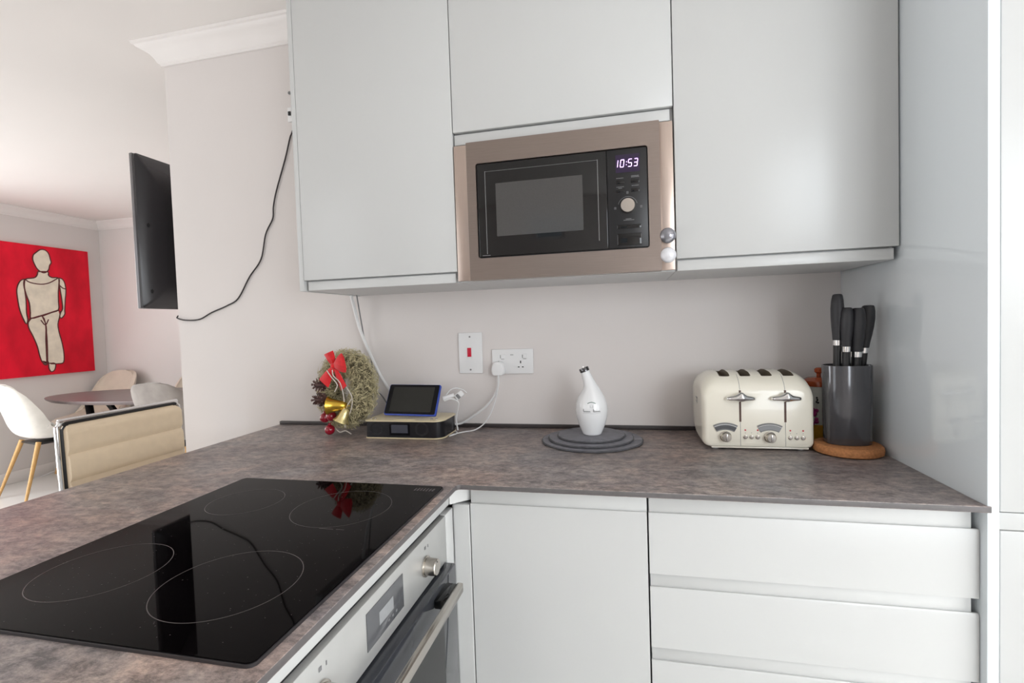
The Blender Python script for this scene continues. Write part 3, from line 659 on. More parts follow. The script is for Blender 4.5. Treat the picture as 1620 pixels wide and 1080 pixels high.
loop(bow, bc, Vector((.88, -.3, .22)).normalized(), Vector((-.2, 0, .98)).normalized(), .052, .030, .005)
loop(bow, bc, Vector((-.52, -.15, -.84)).normalized(), Vector((.8, -.2, -.55)).normalized(), .070, .022, .003)
loop(bow, bc, Vector((.50, -.2, -.84)).normalized(), Vector((.8, -.2, .55)).normalized(), .088, .014, .003)
sphere(bow, bc + Vector((0, -.004, 0)), .011, u=10, v=8)
obj('bow', bow, 'felt', t, 'red felt bow')
def bell(c, axis, R0, L, m_):
    c = Vector(c); ax = Vector(axis).normalized(); x, y = frame_of(ax); bm = B()
    pr = [(.12, 0), (.30, .03), (.46, .14), (.56, .35), (.66, .60), (.80, .82), (1.0, .97), (1.02, 1.0), (.96, 1.0), (.74, .80), (.5, .4), (.3, .2)]
    loft(bm, [[c + ax * (L * h) + (x * math.cos(2 * PI * k / 24) + y * math.sin(2 * PI * k / 24)) * (R0 * r_) for k in range(24)] for r_, h in pr])
    sphere(bm, c + ax * (L * .86), R0 * .26, u=10, v=8)
    tube(bm, [c - ax * .002 + x * .004, c - ax * .010, c - ax * .002 - x * .004], .0012, n=5)
    return obj('bell', bm, m_, t)
bell((.232, -.200, 1.008), (-.95, -.22, .04), .031, .064, 'bellgold')
bell((.236, -.208, 1.002), (-.34, -.22, -.88), .027, .050, 'bellpale')
for p in ((.130, -.176, .962), (.161, -.186, .970), (.152, -.184, .9215)):
    bm = B(); sphere(bm, p, .0175); lathe(bm, [(.005, .016), (.005, .021), (.002, .023)], p, 12); tube(bm, [Vector(p) + Vector((0, 0, .021)), Vector(p) + Vector((.014, .012, .034)), Vector((.185, -.135, .975))], .001, n=5); obj('bauble', bm, 'bauble', t)
for c, ax in (((.136, -.160, 1.074), (-.60, -.78, .10)), ((.150, -.186, 1.030), (-.97, -.20, -.06))):
    c = Vector(c); ax = Vector(ax).normalized(); x, y = frame_of(ax)
    bm = B(); L_ = .050
    loft(bm, [[c + ax * (L_ * h) + (x * math.cos(2 * PI * k / 10) + y * math.sin(2 * PI * k / 10)) * r_ for k in range(10)] for r_, h in ((.004, 0), (.012, .15), (.012, .45), (.007, .8), (.001, 1.0))]); cn = obj('pine_cone', bm, 'cone', t)
    bs, bf = B(), B()
    for row in range(7):
        h = .08 + row * .135; nsc = max(4, 9 - row); R1 = .0215 * math.sin(PI * min(.97, .22 + h * .72)) + .003
        for k in range(nsc):
            a = 2 * PI * (k + .5 * (row % 2)) / nsc; rd = x * math.cos(a) + y * math.sin(a); tg = ax.cross(rd)
            b0 = c + ax * (L_ * h) + rd * .006; tip = c + ax * (L_ * h + .006) + rd * R1; w = tg * .0045
            q = [bs.verts.new(v) for v in (b0 - w * .5, b0 + w * .5, tip + w, tip - w, tip + ax * .003 + rd * .002, b0 + ax * .004)]
            bs.faces.new((q[0], q[1], q[2], q[3])); bs.faces.new((q[3], q[2], q[4])); bs.faces.new((q[1], q[5], q[4], q[2])); bs.faces.new((q[5], q[0], q[3], q[4]))
            if row % 2 == 0: sphere(bf, tip + ax * .002, .0017, u=6, v=4)
    obj('scales', bs, 'cone', cn, angle=20); obj('frosted_tips', bf, 'frost', cn)
bm = B()
for pts in ([(.162, -.200, 1.128), (.182, -.206, 1.106), (.204, -.208, 1.080), (.192, -.206, 1.056)], [(.184, -.202, 1.130), (.190, -.206, 1.110), (.214, -.206, 1.085), (.224, -.204, 1.035), (.222, -.204, .985), (.214, -.200, .955)],
            [(.212, -.200, 1.095), (.240, -.204, 1.065), (.256, -.206, 1.035), (.250, -.206, .995), (.232, -.204, .965), (.222, -.202, .935)], [(.256, -.206, 1.035), (.240, -.205, 1.015), (.232, -.204, 1.00)],
            [(.165, -.172, .925), (.185, -.176, .912), (.205, -.172, .916), (.225, -.170, .905)], [(.172, -.160, 1.185), (.170, -.172, 1.165), (.164, -.182, 1.150)]):
    tube(bm, pts, .0019, n=6)
obj('silver_cord', bm, 'cord', t)

# ------------------------------------------------------------------ slate discs and bottle
def slate(cx, cy, r_, z, label):
    bm = B(); n = 96; ph = random.uniform(0, 6)
    def rim(k, rr, zz, j): 
        a = 2 * PI * k / n; w_ = rr * (1 + .006 * math.sin(5 * a + ph) + .004 * math.sin(11 * a + 2 * ph)) + random.uniform(-j, j); return (cx + w_ * math.cos(a), cy + w_ * math.sin(a), zz)
    rings = [[rim(k, r_ - .002, z, .0006) for k in range(n)], [rim(k, r_ + .0005, z + .0022, .0009) for k in range(n)], [rim(k, r_ - .0005, z + .0040, .0009) for k in range(n)], [rim(k, r_ - .003, z + .0055, .0006) for k in range(n)], [rim(k, r_ * .6, z + .0058, 0) for k in range(n)]]
    loft(bm, rings)
    for f in bm.faces: f.material_index = 0 if f.calc_center_median().z > z + .0052 else 1
    tag(obj('slate_disc', bm, ['slate', 'slatee'], angle=30), label, 'placemat', None)
slate(1.046, -.172, .153, ZT + .0003, 'largest round slate disc, lowest of the stack under the white bottle')
slate(1.043, -.170, .130, ZT + .0065, 'middle round slate disc in the stack under the white bottle')
slate(1.043, -.164, .104, ZT + .0127, 'smallest round slate disc, topmost, directly under the white bottle')
ZBt = ZT + .0190; BX, BY = 1.0475, -.168
t = thing('oil_bottle', (BX, BY, ZBt), 'white glazed ceramic oil bottle with bent neck, standing on stacked slate discs', 'bottle')
prof = [(0, .0, .0255), (0, .002, .0285), (0, .006, .0300), (0, .030, .0400), (0, .055, .0470), (0, .078, .0490), (0, .098, .0465), (0, .116, .0400), (.0, .130, .0315), (-.0005, .142, .0245), (-.003, .152, .0200), (-.0075, .166, .0165), (-.0125, .180, .0145), (-.0170, .1925, .0135)]
bm = B(); rings = []
for k, (dx, h, r_) in enumerate(prof):
    tl = 0 if h < .125 else min(.36, (h - .125) / .05 * .36); ct, st = math.cos(tl), math.sin(tl)
    rings.append([(BX + dx + r_ * math.cos(2 * PI * q / 40) * ct, BY + r_ * math.sin(2 * PI * q / 40), ZBt + h + r_ * math.cos(2 * PI * q / 40) * st) for q in range(40)])
loft(bm, rings); obj('bottle_body', bm, 'ceramic', t, angle=60)
ax = Vector((-.352, 0, .936)); c0 = Vector((BX - .0172, BY, ZBt + .1930)); x, y = frame_of(ax)
bm = B(); loft(bm, [[c0 + ax * h + (x * math.cos(2 * PI * k / 28) + y * math.sin(2 * PI * k / 28)) * r_ for k in range(28)] for r_, h in ((.0138, 0), (.0150, .0008), (.0150, .011), (.0140, .0125), (.006, .0127))]); cp = obj('pourer_cap', bm, 'darkchrome', t, 'dark chrome pourer cap')
bm = B(); cyl(bm, c0 + ax * .0128 + x * .002, c0 + ax * .0165 + x * .002, .0035, .0028, n=12); obj('pour_hole', bm, 'chrome', cp)
fv = math.atan2(-1.514, .10)   # print faces the camera side
def onb(u, h):
    """point on the bottle at arc offset u (m) from the front and height h"""
    r_ = None
    for (d0, h0_, r0), (d1, h1_, r1) in zip(prof, prof[1:]):
        if h0_ <= h <= h1_: r_ = r0 + (r1 - r0) * (h - h0_) / (h1_ - h0_)
    a = fv + u / r_; r_ += .0004
    return Vector((BX + r_ * math.cos(a), BY + r_ * math.sin(a), ZBt + h))
bm = B()
tube(bm, [onb(-.012 + .024 * k / 10, .101 + .004 * math.sin(PI * k / 10)) for k in range(11)], .0011, n=5)
obj('crest_print', bm, 'green', t)
bm = B()
tube(bm, [onb(-.004, .096), onb(-.004, .089), onb(.003, .089), onb(.003, .096)], .0003, n=4, smooth=False)
for off_, am in ((-.026, 1), (.004, 1)):
    tube(bm, [onb(off_ + .0222 * k / 26, .0765 + (.0075 if k == 1 or (off_ > 0 and k == 4) else .0018) * math.sin(k * 1.7) + .001) for k in range(27)], .00042, n=4, m=4)
tube(bm, [onb(-.028 + .056 * k / 8, .0722 + .0008 * math.sin(k)) for k in range(9)], .0002, n=4)
obj('script_print', bm, 'print', t)

# ------------------------------------------------------------------ toaster
TX0, TX1, TYF, TYB, TTZ = 1.357, 1.638, -.250, -.030, 1.110
t = thing('toaster', (1.4975, -.14, ZT), 'cream four-slot toaster with two chrome levers, left of the knife block', 'toaster')
def tsec(y, ins, top, bot, rt, rb):
    return [(a, y, b) for a, b in rrect(TX0 + ins, TX1 - ins, bot, top, [rb, rb, rt, rt], 10)]
zb = ZT + .008
secs = []
for y, ins, dt, db in ((TYF, .012, .050, .004), (TYF + .003, .006, .040, .001), (TYF + .010, .0015, .029, 0), (TYF + .022, 0, .0165, 0), (TYF + .038, 0, .0075, 0), (TYF + .060, 0, .002, 0), (TYF + .11, 0, 0, 0), (TYB - .075, 0, .002, .004), (TYB - .046, 0, .008, .018), (TYB - .022, .001, .018, .040), (TYB - .007, .006, .034, .064), (TYB, .016, .056, .084)):
    secs.append(tsec(y, ins, TTZ - dt, zb + db, .050 - min(.02, dt * .3), .016))
bm = B(); loft(bm, secs); body = obj('body', bm, 'cream', t, angle=50)
SLX = (1.4205, 1.4745, 1.5290, 1.5835)
bm = B()
for cx in SLX: prism(bm, rrect(cx - .0140, cx + .0140, -.218, -.068, .004, 4), 'z', 1.03, 1.2)
cut = obj('slot_cutter', bm, 'slotin'); bo = body.modifiers.new('slots', 'BOOLEAN'); bo.operation = 'DIFFERENCE'; bo.object = cut; bo.solver = 'EXACT'; bo.material_mode = 'TRANSFER'
cut.location = (0, 0, 0); cut.parent = None
bpy.context.view_layer.update()
nm_ = bpy.data.meshes.new_from_object(body.evaluated_get(bpy.context.evaluated_depsgraph_get()))
body.modifiers.clear(); body.data = nm_; nm_.set_sharp_from_angle(angle=math.radians(50))
bpy.data.objects.remove(cut, do_unlink=True)
obj('base', bx(TX0 + .022, TX1 - .014, TYF + .006, TYB - .05, ZT + .0035, ZT + .0085, .002), 'cream', t)
for x in (TX0 + .035, TX1 - .03):
    for y in (TYF + .025, TYB - .07):
        bm = B(); cyl(bm, (x, y, ZT + .0002), (x, y, ZT + .0038), .009, n=16); obj('foot', bm, 'white', t)
def top_z(y):
    P_ = [(s[0][1], TTZ - d) for s, d in zip(secs, (.050, .040, .029, .0165, .0075, .002, 0, .002, .008, .018, .034, .056))]
    for (a, za), (b, zb_) in zip(P_, P_[1:]):
        if a <= y <= b: return za + (zb_ - za) * (y - a) / (b - a)
    return P_[0][1]
for cx in SLX:
    s_ = obj('bread_slot', bx(cx - .0125, cx + .0125, -.204, -.076, 1.0305, 1.0350), 'slot', t, 'dark bottom of the bread slot')
    bm = B()
    for k in range(5): tube(bm, [(cx + .006, -.195 + .027 * k, 1.0352), (cx + .006, -.195 + .027 * k, 1.094)], .0008, n=5, smooth=False)
    tube(bm, [(cx + .006, -.200, 1.090), (cx + .006, -.080, 1.090)], .0008, n=5, smooth=False)
    obj('guide_wires', bm, 'satin', s_)
def front_y(z):
    """front face of the body at height z (middle of the width)"""
    P_ = [(TTZ - d, y) for y, d in ((TYF, .050), (TYF + .003, .040), (TYF + .010, .029), (TYF + .022, .0165), (TYF + .038, .0075), (TYF + .060, .002))]
    if z <= P_[0][0]: return TYF
    for (za, a), (zb_, b) in zip(P_, P_[1:]):
        if za <= z <= zb_: return a + (b - a) * (z - za) / (zb_ - za)
    return P_[-1][1]
def strip(bm, x, z0, z1, w, e, n=14):
    A_ = []
    for k in range(n + 1):
        z = z0 + (z1 - z0) * k / n; y = front_y(z) - e
        A_.append([(x - w, y, z), (x + w, y, z), (x + w, y + .002, z), (x - w, y + .002, z)])
    loft(bm, A_)
for cx in (1.4535, 1.5655):
    bm = B(); strip(bm, cx, .978, 1.064, .0026, .0005, 22); obj('lever_track', bm, 'slot', t)
    bm = B(); strip(bm, cx, ZT + .012, .9775, .0005, .0003); obj('seam_line', bm, 'print', t)
    bm = B(); strip(bm, cx, 1.0645, 1.104, .0005, .0003, 24); obj('seam_line', bm, 'print', t)
    zl = 1.044; bm = B(); R_ = []
    for k in range(21):
        s_ = -1 + k / 10; e_ = math.sqrt(max(0, 1 - s_ * s_))
        ctr = math.exp(-(s_ * 3.4) ** 2); wy = .0095 * e_ + .0015; dz = .0034 + .0050 * e_ + .0065 * ctr
        yy = TYF - .016 - .004 * ctr + .006 * s_ * s_; zz = zl + .003 * ctr - .002 * s_ * s_
        R_.append([(cx + .037 * s_, yy - wy * math.cos(a), zz + dz * math.sin(a) * (1 if math.sin(a) > 0 else .8)) for a in [2 * PI * q / 14 for q in range(14)]])
    loft(bm, R_); lv = obj('lever', bm, 'chrome', t, 'chrome winged lever')
    bm = B(); box(bm, cx - .002, cx + .002, TYF - .010, TYF + .001, zl - .003, zl + .005); obj('lever_stem', bm, 'chrome', lv)
for cx in (1.4150, 1.5265):
    zc = .9375; bm = B()
    lathe(bm, [(.0148, 0), (.0148, .004), (.0132, .0055), (.0128, .016), (.0105, .0195), (.0001, .0198)], (cx, TYF - .0003, zc), 32, 'y'); kb = obj('browning_dial', bm, 'satin', t, 'round chrome dial')
    bm = B(); box(bm, cx - .0012, cx + .0012, TYF - .0225, TYF - .0195, zc - .010, zc + .010, .0005); obj('dial_grip', bm, 'chrome', kb)
    a0, a1 = PI / 2 + .50, PI / 2 - .50
    def arc(r0, r1, d0, d1, m_, nm, par=None, sq=1.0):
        bm = B(); R_ = []
        for k in range(15):
            a = a0 + (a1 - a0) * k / 14
            R_.append([(cx + r_ * math.cos(a), d, zc - .028 + r_ * math.sin(a)) for r_, d in ((r0, d0), (r1, d0), (r1, d1), (r0, d1))])
        loft(bm, R_); return obj(nm, bm, m_, par or t)
    g = arc(.046, .066, TYF - .0006, TYF - .0022, 'greyp', 'dial_window')
    arc(.049, .059, TYF - .0023, TYF - .0028, 'panelgrey' if cx < 1.5 else 'lcd', 'scale_glass', g)
    arc(.0605, .0615, TYF - .0023, TYF - .0027, 'white', 'scale_line', g)
for x0 in (1.4655, 1.5770):
    for k in range(3):
        bm = B(); lathe(bm, [(.0056, 0), (.0056, .0015), (.0046, .0022), (.0042, .0022), (.0040, .0036), (.0001, .0038)], (x0 + .0155 * k, TYF - .0003, .9365), 20, 'y'); obj('push_button', bm, 'satin', t)
    bm = B()
    for k in (0, 2):
        b2 = B(); lathe(b2, [(.0021, 0), (.0021, .001), (.0001, .0011)], (x0 + .0155 * k, TYF - .0003, .9555), 12, 'y'); obj('red_indicator', b2, 'red', t)
    bm.free()
    bm = B()
    for k in range(3): box(bm, x0 + .0155 * k - .001, x0 + .0155 * k + .001, TYF - .0006, TYF - .0003, .9470, .9484)
    obj('button_print', bm, 'print', t)
bm = B(); box(bm, TX0 - .0006, TX0 + .0002, -.150, -.122, 1.026, 1.030); box(bm, TX0 - .0006, TX0 + .0002, -.150, -.146, 1.012, 1.030); box(bm, TX0 - .0006, TX0 + .0002, -.140, -.122, 1.016, 1.018); obj('side_emblem', bm, 'print', t)

# ------------------------------------------------------------------ canister, cork board, knife block, knives
KX, KY = 1.706, -.080
t = thing('ceramic_canister', (KX, KY, ZT), 'small painted canister with glossy orange lid, behind the toaster and knife block', 'canister')
def cl(pr, m_, nm, par): 
    bm = B(); lathe(bm, pr, (KX, KY, ZT), 40); return obj(nm, bm, m_, par)
cl([(.040, .0003), (.044, .004), (.045, .045)], 'yellow', 'yellow_base_band', t)
cl([(.0450, .0452), (.0455, .100), (.0450, .150), (.044, .155)], 'cwhite', 'body', t)
cl([(.0472, .1555), (.0480, .160), (.0460, .170), (.030, .178), (.008, .180)], 'orange', 'lid', t)
cl([(.006, .1802), (.006, .190), (.011, .194), (.0115, .203), (.007, .207), (.0001, .2075)], 'orange', 'lid_knob', t)
bm = B()
for k in range(26):
    a = -PI / 2 - .75 + random.uniform(-.35, .35); z = ZT + .068 + random.uniform(-.022, .022)
    sphere(bm, (KX + .0455 * math.cos(a), KY + .0455 * math.sin(a), z), .0055, u=8, v=6)
obj('flower_print', bm, 'purple', t)
bm = B()
for a, z in ((-.42, .118), (-.47, .112), (-.38, .110), (-.45, .124)):
    a -= PI / 2 ; sphere(bm, (KX + .0455 * math.cos(a), KY + .0455 * math.sin(a), ZT + z), .0028, u=8, v=6)
obj('letter_print', bm, 'dark', t)

NX, NY = 1.7145, -.245
bm = B(); lathe(bm, [(.072, .0003), (.0785, .004), (.0795, .012), (.0780, .020), (.0735, .0240), (.0001, .0245)], (NX, NY, ZT), 48)
tag(obj('cork_board', bm, 'cork'), 'thick round cork trivet under the knife block, in the right corner', 'trivet')
ZK = ZT + .0250; PX, PY = 1.7165, -.240
t = thing('knife_block', (PX, PY, ZK), 'dark grey glossy oval knife block on a cork trivet beside the side panel', 'knife block')
def ov(r_, h, n=56): return [(PX + .0560 * r_ * math.copysign(abs(math.cos(2 * PI * k / n)) ** .8, math.cos(2 * PI * k / n)), PY + .0430 * r_ * math.copysign(abs(math.sin(2 * PI * k / n)) ** .9, math.sin(2 * PI * k / n)), ZK + h) for k in range(n)]
bm = B(); loft(bm, [ov(.955, 0), ov(.975, .003), ov(1.0, .100), ov(1.01, .2020), ov(1.0, .2045), ov(.965, .2045), ov(.955, .1990)]); obj('block_body', bm, 'blockm', t)
bm = B(); loft(bm, [ov(.94, .1985), ov(.94, .1992)]); obj('bristle_insert', bm, 'dark', t)
def knife(x, y, ztop, L, lean, R0, label, coll=.014):
    """handle from the bolster up to ztop; the blade goes down into the block"""
    t = thing('kitchen_knife', (x, y, ZK + .2), label, 'knife')
    ax = Vector((lean[0], lean[1], 1)).normalized(); b0 = Vector((x, y, ZK + .2000)); ht = (ztop - b0.z) / ax.z
    sx, sy = Vector((1, 0, 0)), Vector((0, 1, 0))
    def ring(h, rx, ry): 
        c = b0 + ax * h; return [c + sx * (rx * math.cos(2 * PI * k / 18)) + sy * (ry * math.sin(2 * PI * k / 18)) for k in range(18)]
    hb = ht - L
    bm = B(); loft(bm, [ring(.001, R0 * .62, R0 * .8), ring(hb - coll, R0 * .62, R0 * .85)]); obj('lower_bolster', bm, 'blackp', t)
    bm = B(); loft(bm, [ring(hb - coll + .0003, R0 * .70, R0 * .9), ring(hb - .0003, R0 * .72, R0 * .95)]); obj('steel_collar', bm, 'chrome', t, 'bright steel collar')
    bm = B(); loft(bm, [ring(hb + L * q, R0 * a, R0 * 1.25 * a) for q, a in ((0, .72), (.12, .78), (.3, .92), (.5, 1.02), (.68, 1.05), (.85, .96), (.96, .80), (.99, .68), (1.0, .40))]); obj('handle', bm, 'handle', t)
    return t
knife(1.6920, -.245, 1.3150, .120, (.012, .0), .0142, 'black-handled kitchen knife at the far left of the block, tallest of the knives')
knife(1.7060, -.262, 1.2790, .100, (.02, -.01), .0140, 'black-handled kitchen knife with slim handle, second from the left in the block')
knife(1.7300, -.258, 1.2770, .112, (.035, -.01), .0172, 'black-handled kitchen knife with thick handle, third from the left in the block')
knife(1.7505, -.238, 1.2830, .110, (.11, .0), .0168, 'black-handled kitchen knife at the far right of the block, by the side panel')
t = thing('sharpening_steel', (1.7195, -.225, ZK + .2), 'bare pale steel blade standing between the knife handles in the block', 'knife')
bm = B(); loft(bm, [[(1.7165 + dx + lx, y, ZK + h) for dx, y in ((-w, -.227), (w, -.227), (w, -.223), (-w, -.223))] for h, w, lx in ((.2002, .0055, .004), (.235, .005, 0), (.262, .0035, -.003), (.275, .0015, -.004))]); obj('blade', bm, 'satin', t)

# ------------------------------------------------------------------ bar stool behind the peninsula
SX, SYc = -.430, -.418; SW = .196
t = thing('bar_stool', (SX + .2, SYc, FL), 'cream ribbed leather bar stool with chrome frame, pushed up behind the peninsula', 'stool')
ZS0, ZS1 = .655, 1.028
def bk(z): return SX - .035 * (z - .9) + .02 * math.exp(-((z - .66) / .05) ** 2)   # back line leans away with height
bm = B(); A_ = []; n = 48; H = ZS1 - .012 - (ZS0 + .02); rib = .083
for k in range(n + 1):
    z = ZS1 - .012 - H * k / n; ph = ((ZS1 - .012 - z) / rib) % 1.0
    bul = .016 * (max(0.0, 1 - abs(2 * ph - 1) ** 5)) ** .5 + .006
    edge = max(0.0, 1 - (k / 2.5)) if k < 3 else 0
    x = bk(z); ww = SW - .010 - .012 * edge ** 2
    A_.append([(x + bul * (1 - .6 * edge), SYc - ww, z), (x + bul * (1 - .5 * edge), SYc - ww * .5, z), (x + bul * (1 - .5 * edge), SYc + ww * .5, z), (x + bul * (1 - .6 * edge), SYc + ww, z), (x - .012, SYc + ww, z), (x - .012, SYc - ww, z)])
loft(bm, A_); obj('back_cushion', bm, 'leather', t, angle=30)
bm = B(); A_ = []
for k in range(33):
    q = k / 32; x = SX + .025 + .385 * q; ph = (q * 385 / 83) % 1.0; bul = .016 * (max(0.0, 1 - abs(2 * ph - 1) ** 5)) ** .5
    A_.append([(x, SYc - SW + .012, ZS0 + .018 + bul), (x, SYc + SW - .012, ZS0 + .018 + bul), (x, SYc + SW - .012, ZS0 - .012), (x, SYc - SW + .012, ZS0 - .012)])
loft(bm, A_); obj('seat_cushion', bm, 'leather', t, angle=30)
bm = B(); pts = []
def fp(s_, z): return (bk(z) - .004, SYc + s_, z)
rr = .030; top = [fp(-SW, ZS0 + .05), fp(-SW, .80), fp(-SW, ZS1 - rr)] + [fp(-SW + rr - rr * math.cos(a), ZS1 - rr + rr * math.sin(a)) for a in (.4, .8, 1.2)] + [fp(-SW + rr, ZS1)]
full = [(SX + .41, SYc - SW, ZS0 - .002), (SX + .10, SYc - SW, ZS0 - .002), (SX + .02, SYc - SW, ZS0 + .012)] + top
full = full + [(p[0], 2 * SYc - p[1], p[2]) for p in full[::-1]]
tube(bm, full, .0068, n=10, m=4); obj('chrome_frame', bm, 'chrome', t)
bm = B(); pin = [(p[0] + .005, SYc + (p[1] - SYc) * .955, p[2] - (.0085 if p[2] > .9 else 0)) for p in full[3:-3]]; tube(bm, pin, .0045, n=8, m=4); obj('dark_piping', bm, 'blackp', t)
cx = SX + .205
bm = B(); lathe(bm, [(.10, ZS0 - .030), (.10, ZS0 - .014)], (cx, SYc, 0), 24); obj('seat_plate', bm, 'blackp', t)
bm = B(); lathe(bm, [(.030, FL + .03), (.030, .40), (.022, .401), (.022, ZS0 - .031)], (cx, SYc, 0), 24); obj('gas_column', bm, 'chrome', t)
bm = B(); lathe(bm, [(.20, FL), (.20, FL + .006), (.10, FL + .018), (.045, FL + .030), (.031, FL + .045)], (cx, SYc, 0), 48); obj('base_disc', bm, 'chrome', t)
bm = B(); tube(bm, [(cx + .03, SYc, .32), (cx + .10, SYc - .13, .32), (cx + .19, SYc - .10, .32), (cx + .20, SYc, .32), (cx + .19, SYc + .10, .32), (cx + .10, SYc + .13, .32), (cx + .031, SYc + .004, .32)], .009, n=8); obj('foot_rest', bm, 'chrome', t)

# ------------------------------------------------------------------ dining table and chairs
DX, DY, DA, DB, DZ = -2.83, 1.67, .91, .41, .775
t = thing('dining_table', (DX, DY, FL), 'oval grey-topped dining table with black slanting legs, in front of the red painting', 'table')
def oval(s_, z, n=72): return [(DX + DA * s_ * math.cos(2 * PI * k / n), DY + DB * s_ * math.copysign(abs(math.sin(2 * PI * k / n)) ** .9, math.sin(2 * PI * k / n)), z) for k in range(n)]
bm = B(); loft(bm, [oval(.955, DZ - .028), oval(.99, DZ - .014), oval(1.0, DZ - .004), oval(.997, DZ)]); obj('table_top', bm, 'table', t)
bm = B(); box(bm, DX - .55, DX + .55, DY - .10, DY + .10, DZ - .050, DZ - .0285); obj('under_frame', bm, 'blackp', t)
for sx in (-1, 1):
    for sy in (-1, 1):
        bm = B(); a = Vector((DX + sx * .52, DY + sy * .07, DZ - .052)); b = Vector((DX + sx * .16, DY + sy * .26, FL + .0005))
        w = Vector((.030, 0, 0)); v = Vector((0, .015, 0))
        loft(bm, [[a - w - v, a + w - v, a + w + v, a - w + v], [b - w - v, b + w - v, b + w + v, b - w + v]]); bevel_all(bm, .003, 1, 40); obj('leg', bm, 'blackp', t)

def make_chair(m_, label):
    """bucket dining chair facing +y, origin on the floor"""
    t = thing('dining_chair', (0, 0, 0), label, 'chair', None)
    prof = [(.225, .425, .205, .000), (.20, .445, .222, .010), (.10, .442, .232, .040), (.0, .436, .238, .075), (-.09, .444, .240, .110), (-.150, .475, .240, .135), (-.185, .535, .238, .125), (-.208, .62, .236, .110), (-.228, .70, .232, .085), (-.244, .77, .218, .060), (-.255, .82, .190, .034), (-.262, .855, .140, .012), (-.264, .868, .070, .002)]
    NU = 18
    P_ = spline([(a, b, 0) for a, b, _, _ in prof], 3); Wd = spline([(c, d, 0) for _, _, c, d in prof], 3)
    rows = []
    for i, (p, w) in enumerate(zip(P_, Wd)):
        d = (P_[min(i + 1, len(P_) - 1)] - P_[max(i - 1, 0)]); d.normalize(); nrm = Vector((d.y, -d.x, 0))   # in (y, z): towards the sitter
        if nrm.x * .5 + nrm.y < 0: nrm = -nrm
        row = []
        for k in range(NU + 1):
            u = -1 + 2 * k / NU; rise = w.y * abs(u) ** 2.6
            row.append(Vector((w.x * math.sin(u * PI / 2 * .92) / math.sin(PI / 2 * .92), p.x + nrm.x * rise, p.y + nrm.y * rise)))
        rows.append(row)
    bm = B(); V = [[bm.verts.new(v) for v in r_] for r_ in rows]
    for a, b in zip(V, V[1:]):
        for k in range(NU): bm.faces.new((a[k], a[k + 1], b[k + 1], b[k]))
    bmesh.ops.recalc_face_normals(bm, faces=bm.faces[:])
    bmesh.ops.solidify(bm, geom=bm.faces[:], thickness=.032)
    sh = obj('shell', bm, m_, t, angle=70)
    for sx in (-1, 1):
        for y0, y1 in ((.15, .23), (-.10, -.23)):
            bm = B(); cyl(bm, (sx * .13, y0, .425), (sx * .215, y1, 0), .0165, .0085, n=14); obj('leg', bm, 'oak', t)
    bm = B(); box(bm, -.14, .14, -.11, .16, .404, .418, .004); obj('seat_support', bm, 'blackp', t)
    return t
for x, y, rz, m_, lab in ((-3.40, 1.31, -.22, 'velvetw', 'pale velvet dining chair with oak legs, leftmost and nearest the bright floor'),
                          (-3.75, 1.975, PI, 'velvetb', 'beige velvet dining chair on the far side of the table, below the painting corner'),
                          (-2.11, 1.36, .05, 'velvetg', 'grey velvet dining chair on the near side of the table, behind the bar stool'),
                          (-2.78, 1.98, PI, 'velvetb', 'beige velvet dining chair beyond the table, mostly hidden by the wall corner')):
    c = make_chair(m_, lab); c.location = (x, y, FL); c.rotation_euler = (0, 0, rz); c.scale = (1.04, 1.04, 1.04)

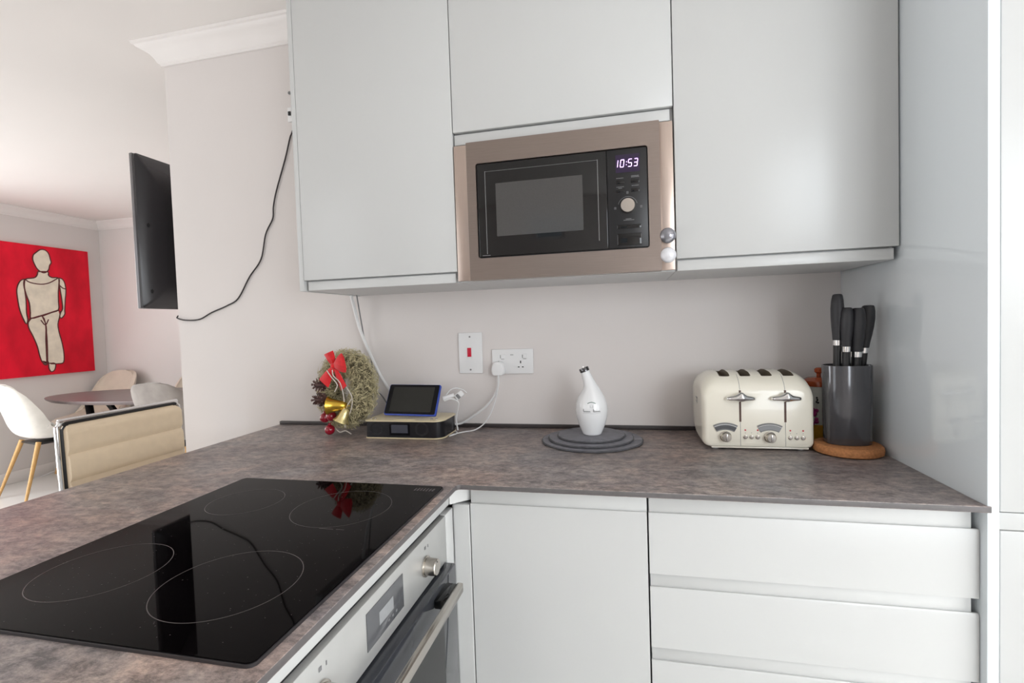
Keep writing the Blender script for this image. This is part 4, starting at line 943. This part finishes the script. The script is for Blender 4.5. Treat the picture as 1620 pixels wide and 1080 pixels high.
# ------------------------------------------------------------------ painting
FIG = {'head': [(1.721, 2.05), (1.761, 2.085), (1.8, 2.087), (1.827, 2.058), (1.838, 2.007), (1.843, 1.976), (1.828, 1.948), (1.818, 1.908), (1.788, 1.879), (1.76, 1.881), (1.729, 1.906), (1.709, 1.948), (1.698, 1.991), (1.704, 2.029)], 'left_arm': [(1.627, 1.806), (1.6, 1.796), (1.577, 1.761), (1.562, 1.705), (1.564, 1.631), (1.574, 1.533), (1.596, 1.453), (1.616, 1.409), (1.629, 1.447), (1.623, 1.509), (1.626, 1.609), (1.623, 1.684), (1.62, 1.746)], 'torso': [(1.731, 1.883), (1.722, 1.848), (1.697, 1.824), (1.63, 1.806), (1.618, 1.752), (1.629, 1.672), (1.649, 1.597), (1.652, 1.51), (1.656, 1.459), (1.743, 1.485), (1.812, 1.512), (1.877, 1.539), (1.883, 1.619), (1.886, 1.698), (1.894, 1.764), (1.898, 1.837), (1.843, 1.839), (1.815, 1.856), (1.811, 1.888)], 'right_arm': [(1.899, 1.84), (1.924, 1.833), (1.944, 1.801), (1.952, 1.728), (1.941, 1.634), (1.931, 1.541), (1.929, 1.501), (1.902, 1.464), (1.885, 1.474), (1.894, 1.513), (1.914, 1.554), (1.912, 1.633), (1.904, 1.725), (1.898, 1.791)], 'left_leg': [(1.656, 1.459), (1.631, 1.422), (1.633, 1.372), (1.661, 1.296), (1.688, 1.206), (1.7, 1.129), (1.718, 1.063), (1.75, 1.041), (1.756, 1.138), (1.758, 1.267), (1.765, 1.389), (1.742, 1.479)], 'right_leg': [(1.742, 1.479), (1.877, 1.533), (1.886, 1.487), (1.866, 1.408), (1.871, 1.328), (1.889, 1.235), (1.9, 1.128), (1.892, 1.046), (1.853, 1.036), (1.768, 1.049), (1.762, 1.137), (1.763, 1.254), (1.768, 1.389)], 'left_foot': [(1.768, 1.046), (1.822, 1.039), (1.815, 0.983), (1.786, 0.966), (1.768, 1.001)], 'right_foot': [(1.724, 1.069), (1.757, 1.054), (1.75, 1.032), (1.728, 1.043)]}
FLINES = [[(1.627, 1.806), (1.667, 1.78), (1.748, 1.77), (1.817, 1.788), (1.889, 1.836)], [(1.638, 1.453), (1.743, 1.488), (1.874, 1.537)], [(1.729, 1.444), (1.762, 1.398), (1.791, 1.45)], [(1.765, 1.395), (1.768, 1.253), (1.76, 1.049)], [(1.903, 1.768), (1.925, 1.747), (1.95, 1.739)]]

PXW = XL + .002; PXF = -4.020
t = thing('painting', (PXW, 1.58, .939), 'large red canvas painting of a pale standing figure, on the dining room wall', 'painting')
obj('canvas', bx(PXW, PXF, .985, 2.172, .939, 2.122, .003), 'canvas', t)
bm = B()
lines = list(FLINES)
for k, v in FIG.items():
    vs = [bm.verts.new((PXF + .0012, a, b)) for a, b in v]; f = bm.faces.new(vs)
    lines.append(v + [v[0]])
r_ = bmesh.ops.extrude_face_region(bm, geom=bm.faces[:]); bmesh.ops.translate(bm, verts=[g for g in r_['geom'] if isinstance(g, bmesh.types.BMVert)], vec=(-.001, 0, 0))
fg = obj('pale_figure', bm, 'figure', t, 'ivory standing figure')
bm = B()
for L_ in lines: tube(bm, [(PXF + .0014, a, b) for a, b in L_], .0055, n=6, m=3, flat=(1, 0, 0))
obj('outline', bm, 'line', fg)

# pale lead along the dining room skirting
bm = B(); tube(bm, [(-4.02, 1.52, FL + .004), (-4.0, 1.66, FL + .006), (-3.97, 1.82, FL + .06), (-4.0, 1.92, FL + .13), (-4.04, 1.98, FL + .20)], .004, n=6)
tag(obj('floor_lead', bm, 'whitec'), 'pale lead trailing along the dining room wall behind the leftmost chair', 'cable')

# repeats share a group
GROUPS = {'wall_cabinet': 'wall cabinets above the worktop', 'glass_knob': 'glass knobs on the microwave frame', 'slate_disc': 'stacked slate discs', 'kitchen_knife': 'knives in the knife block', 'dining_chair': 'dining chairs around the oval table', 'cabinet_lead': 'leads under the left wall cabinet'}
for o in S.objects:
    g = GROUPS.get(o.name.split('.')[0])
    if g and not o.parent: o['group'] = g
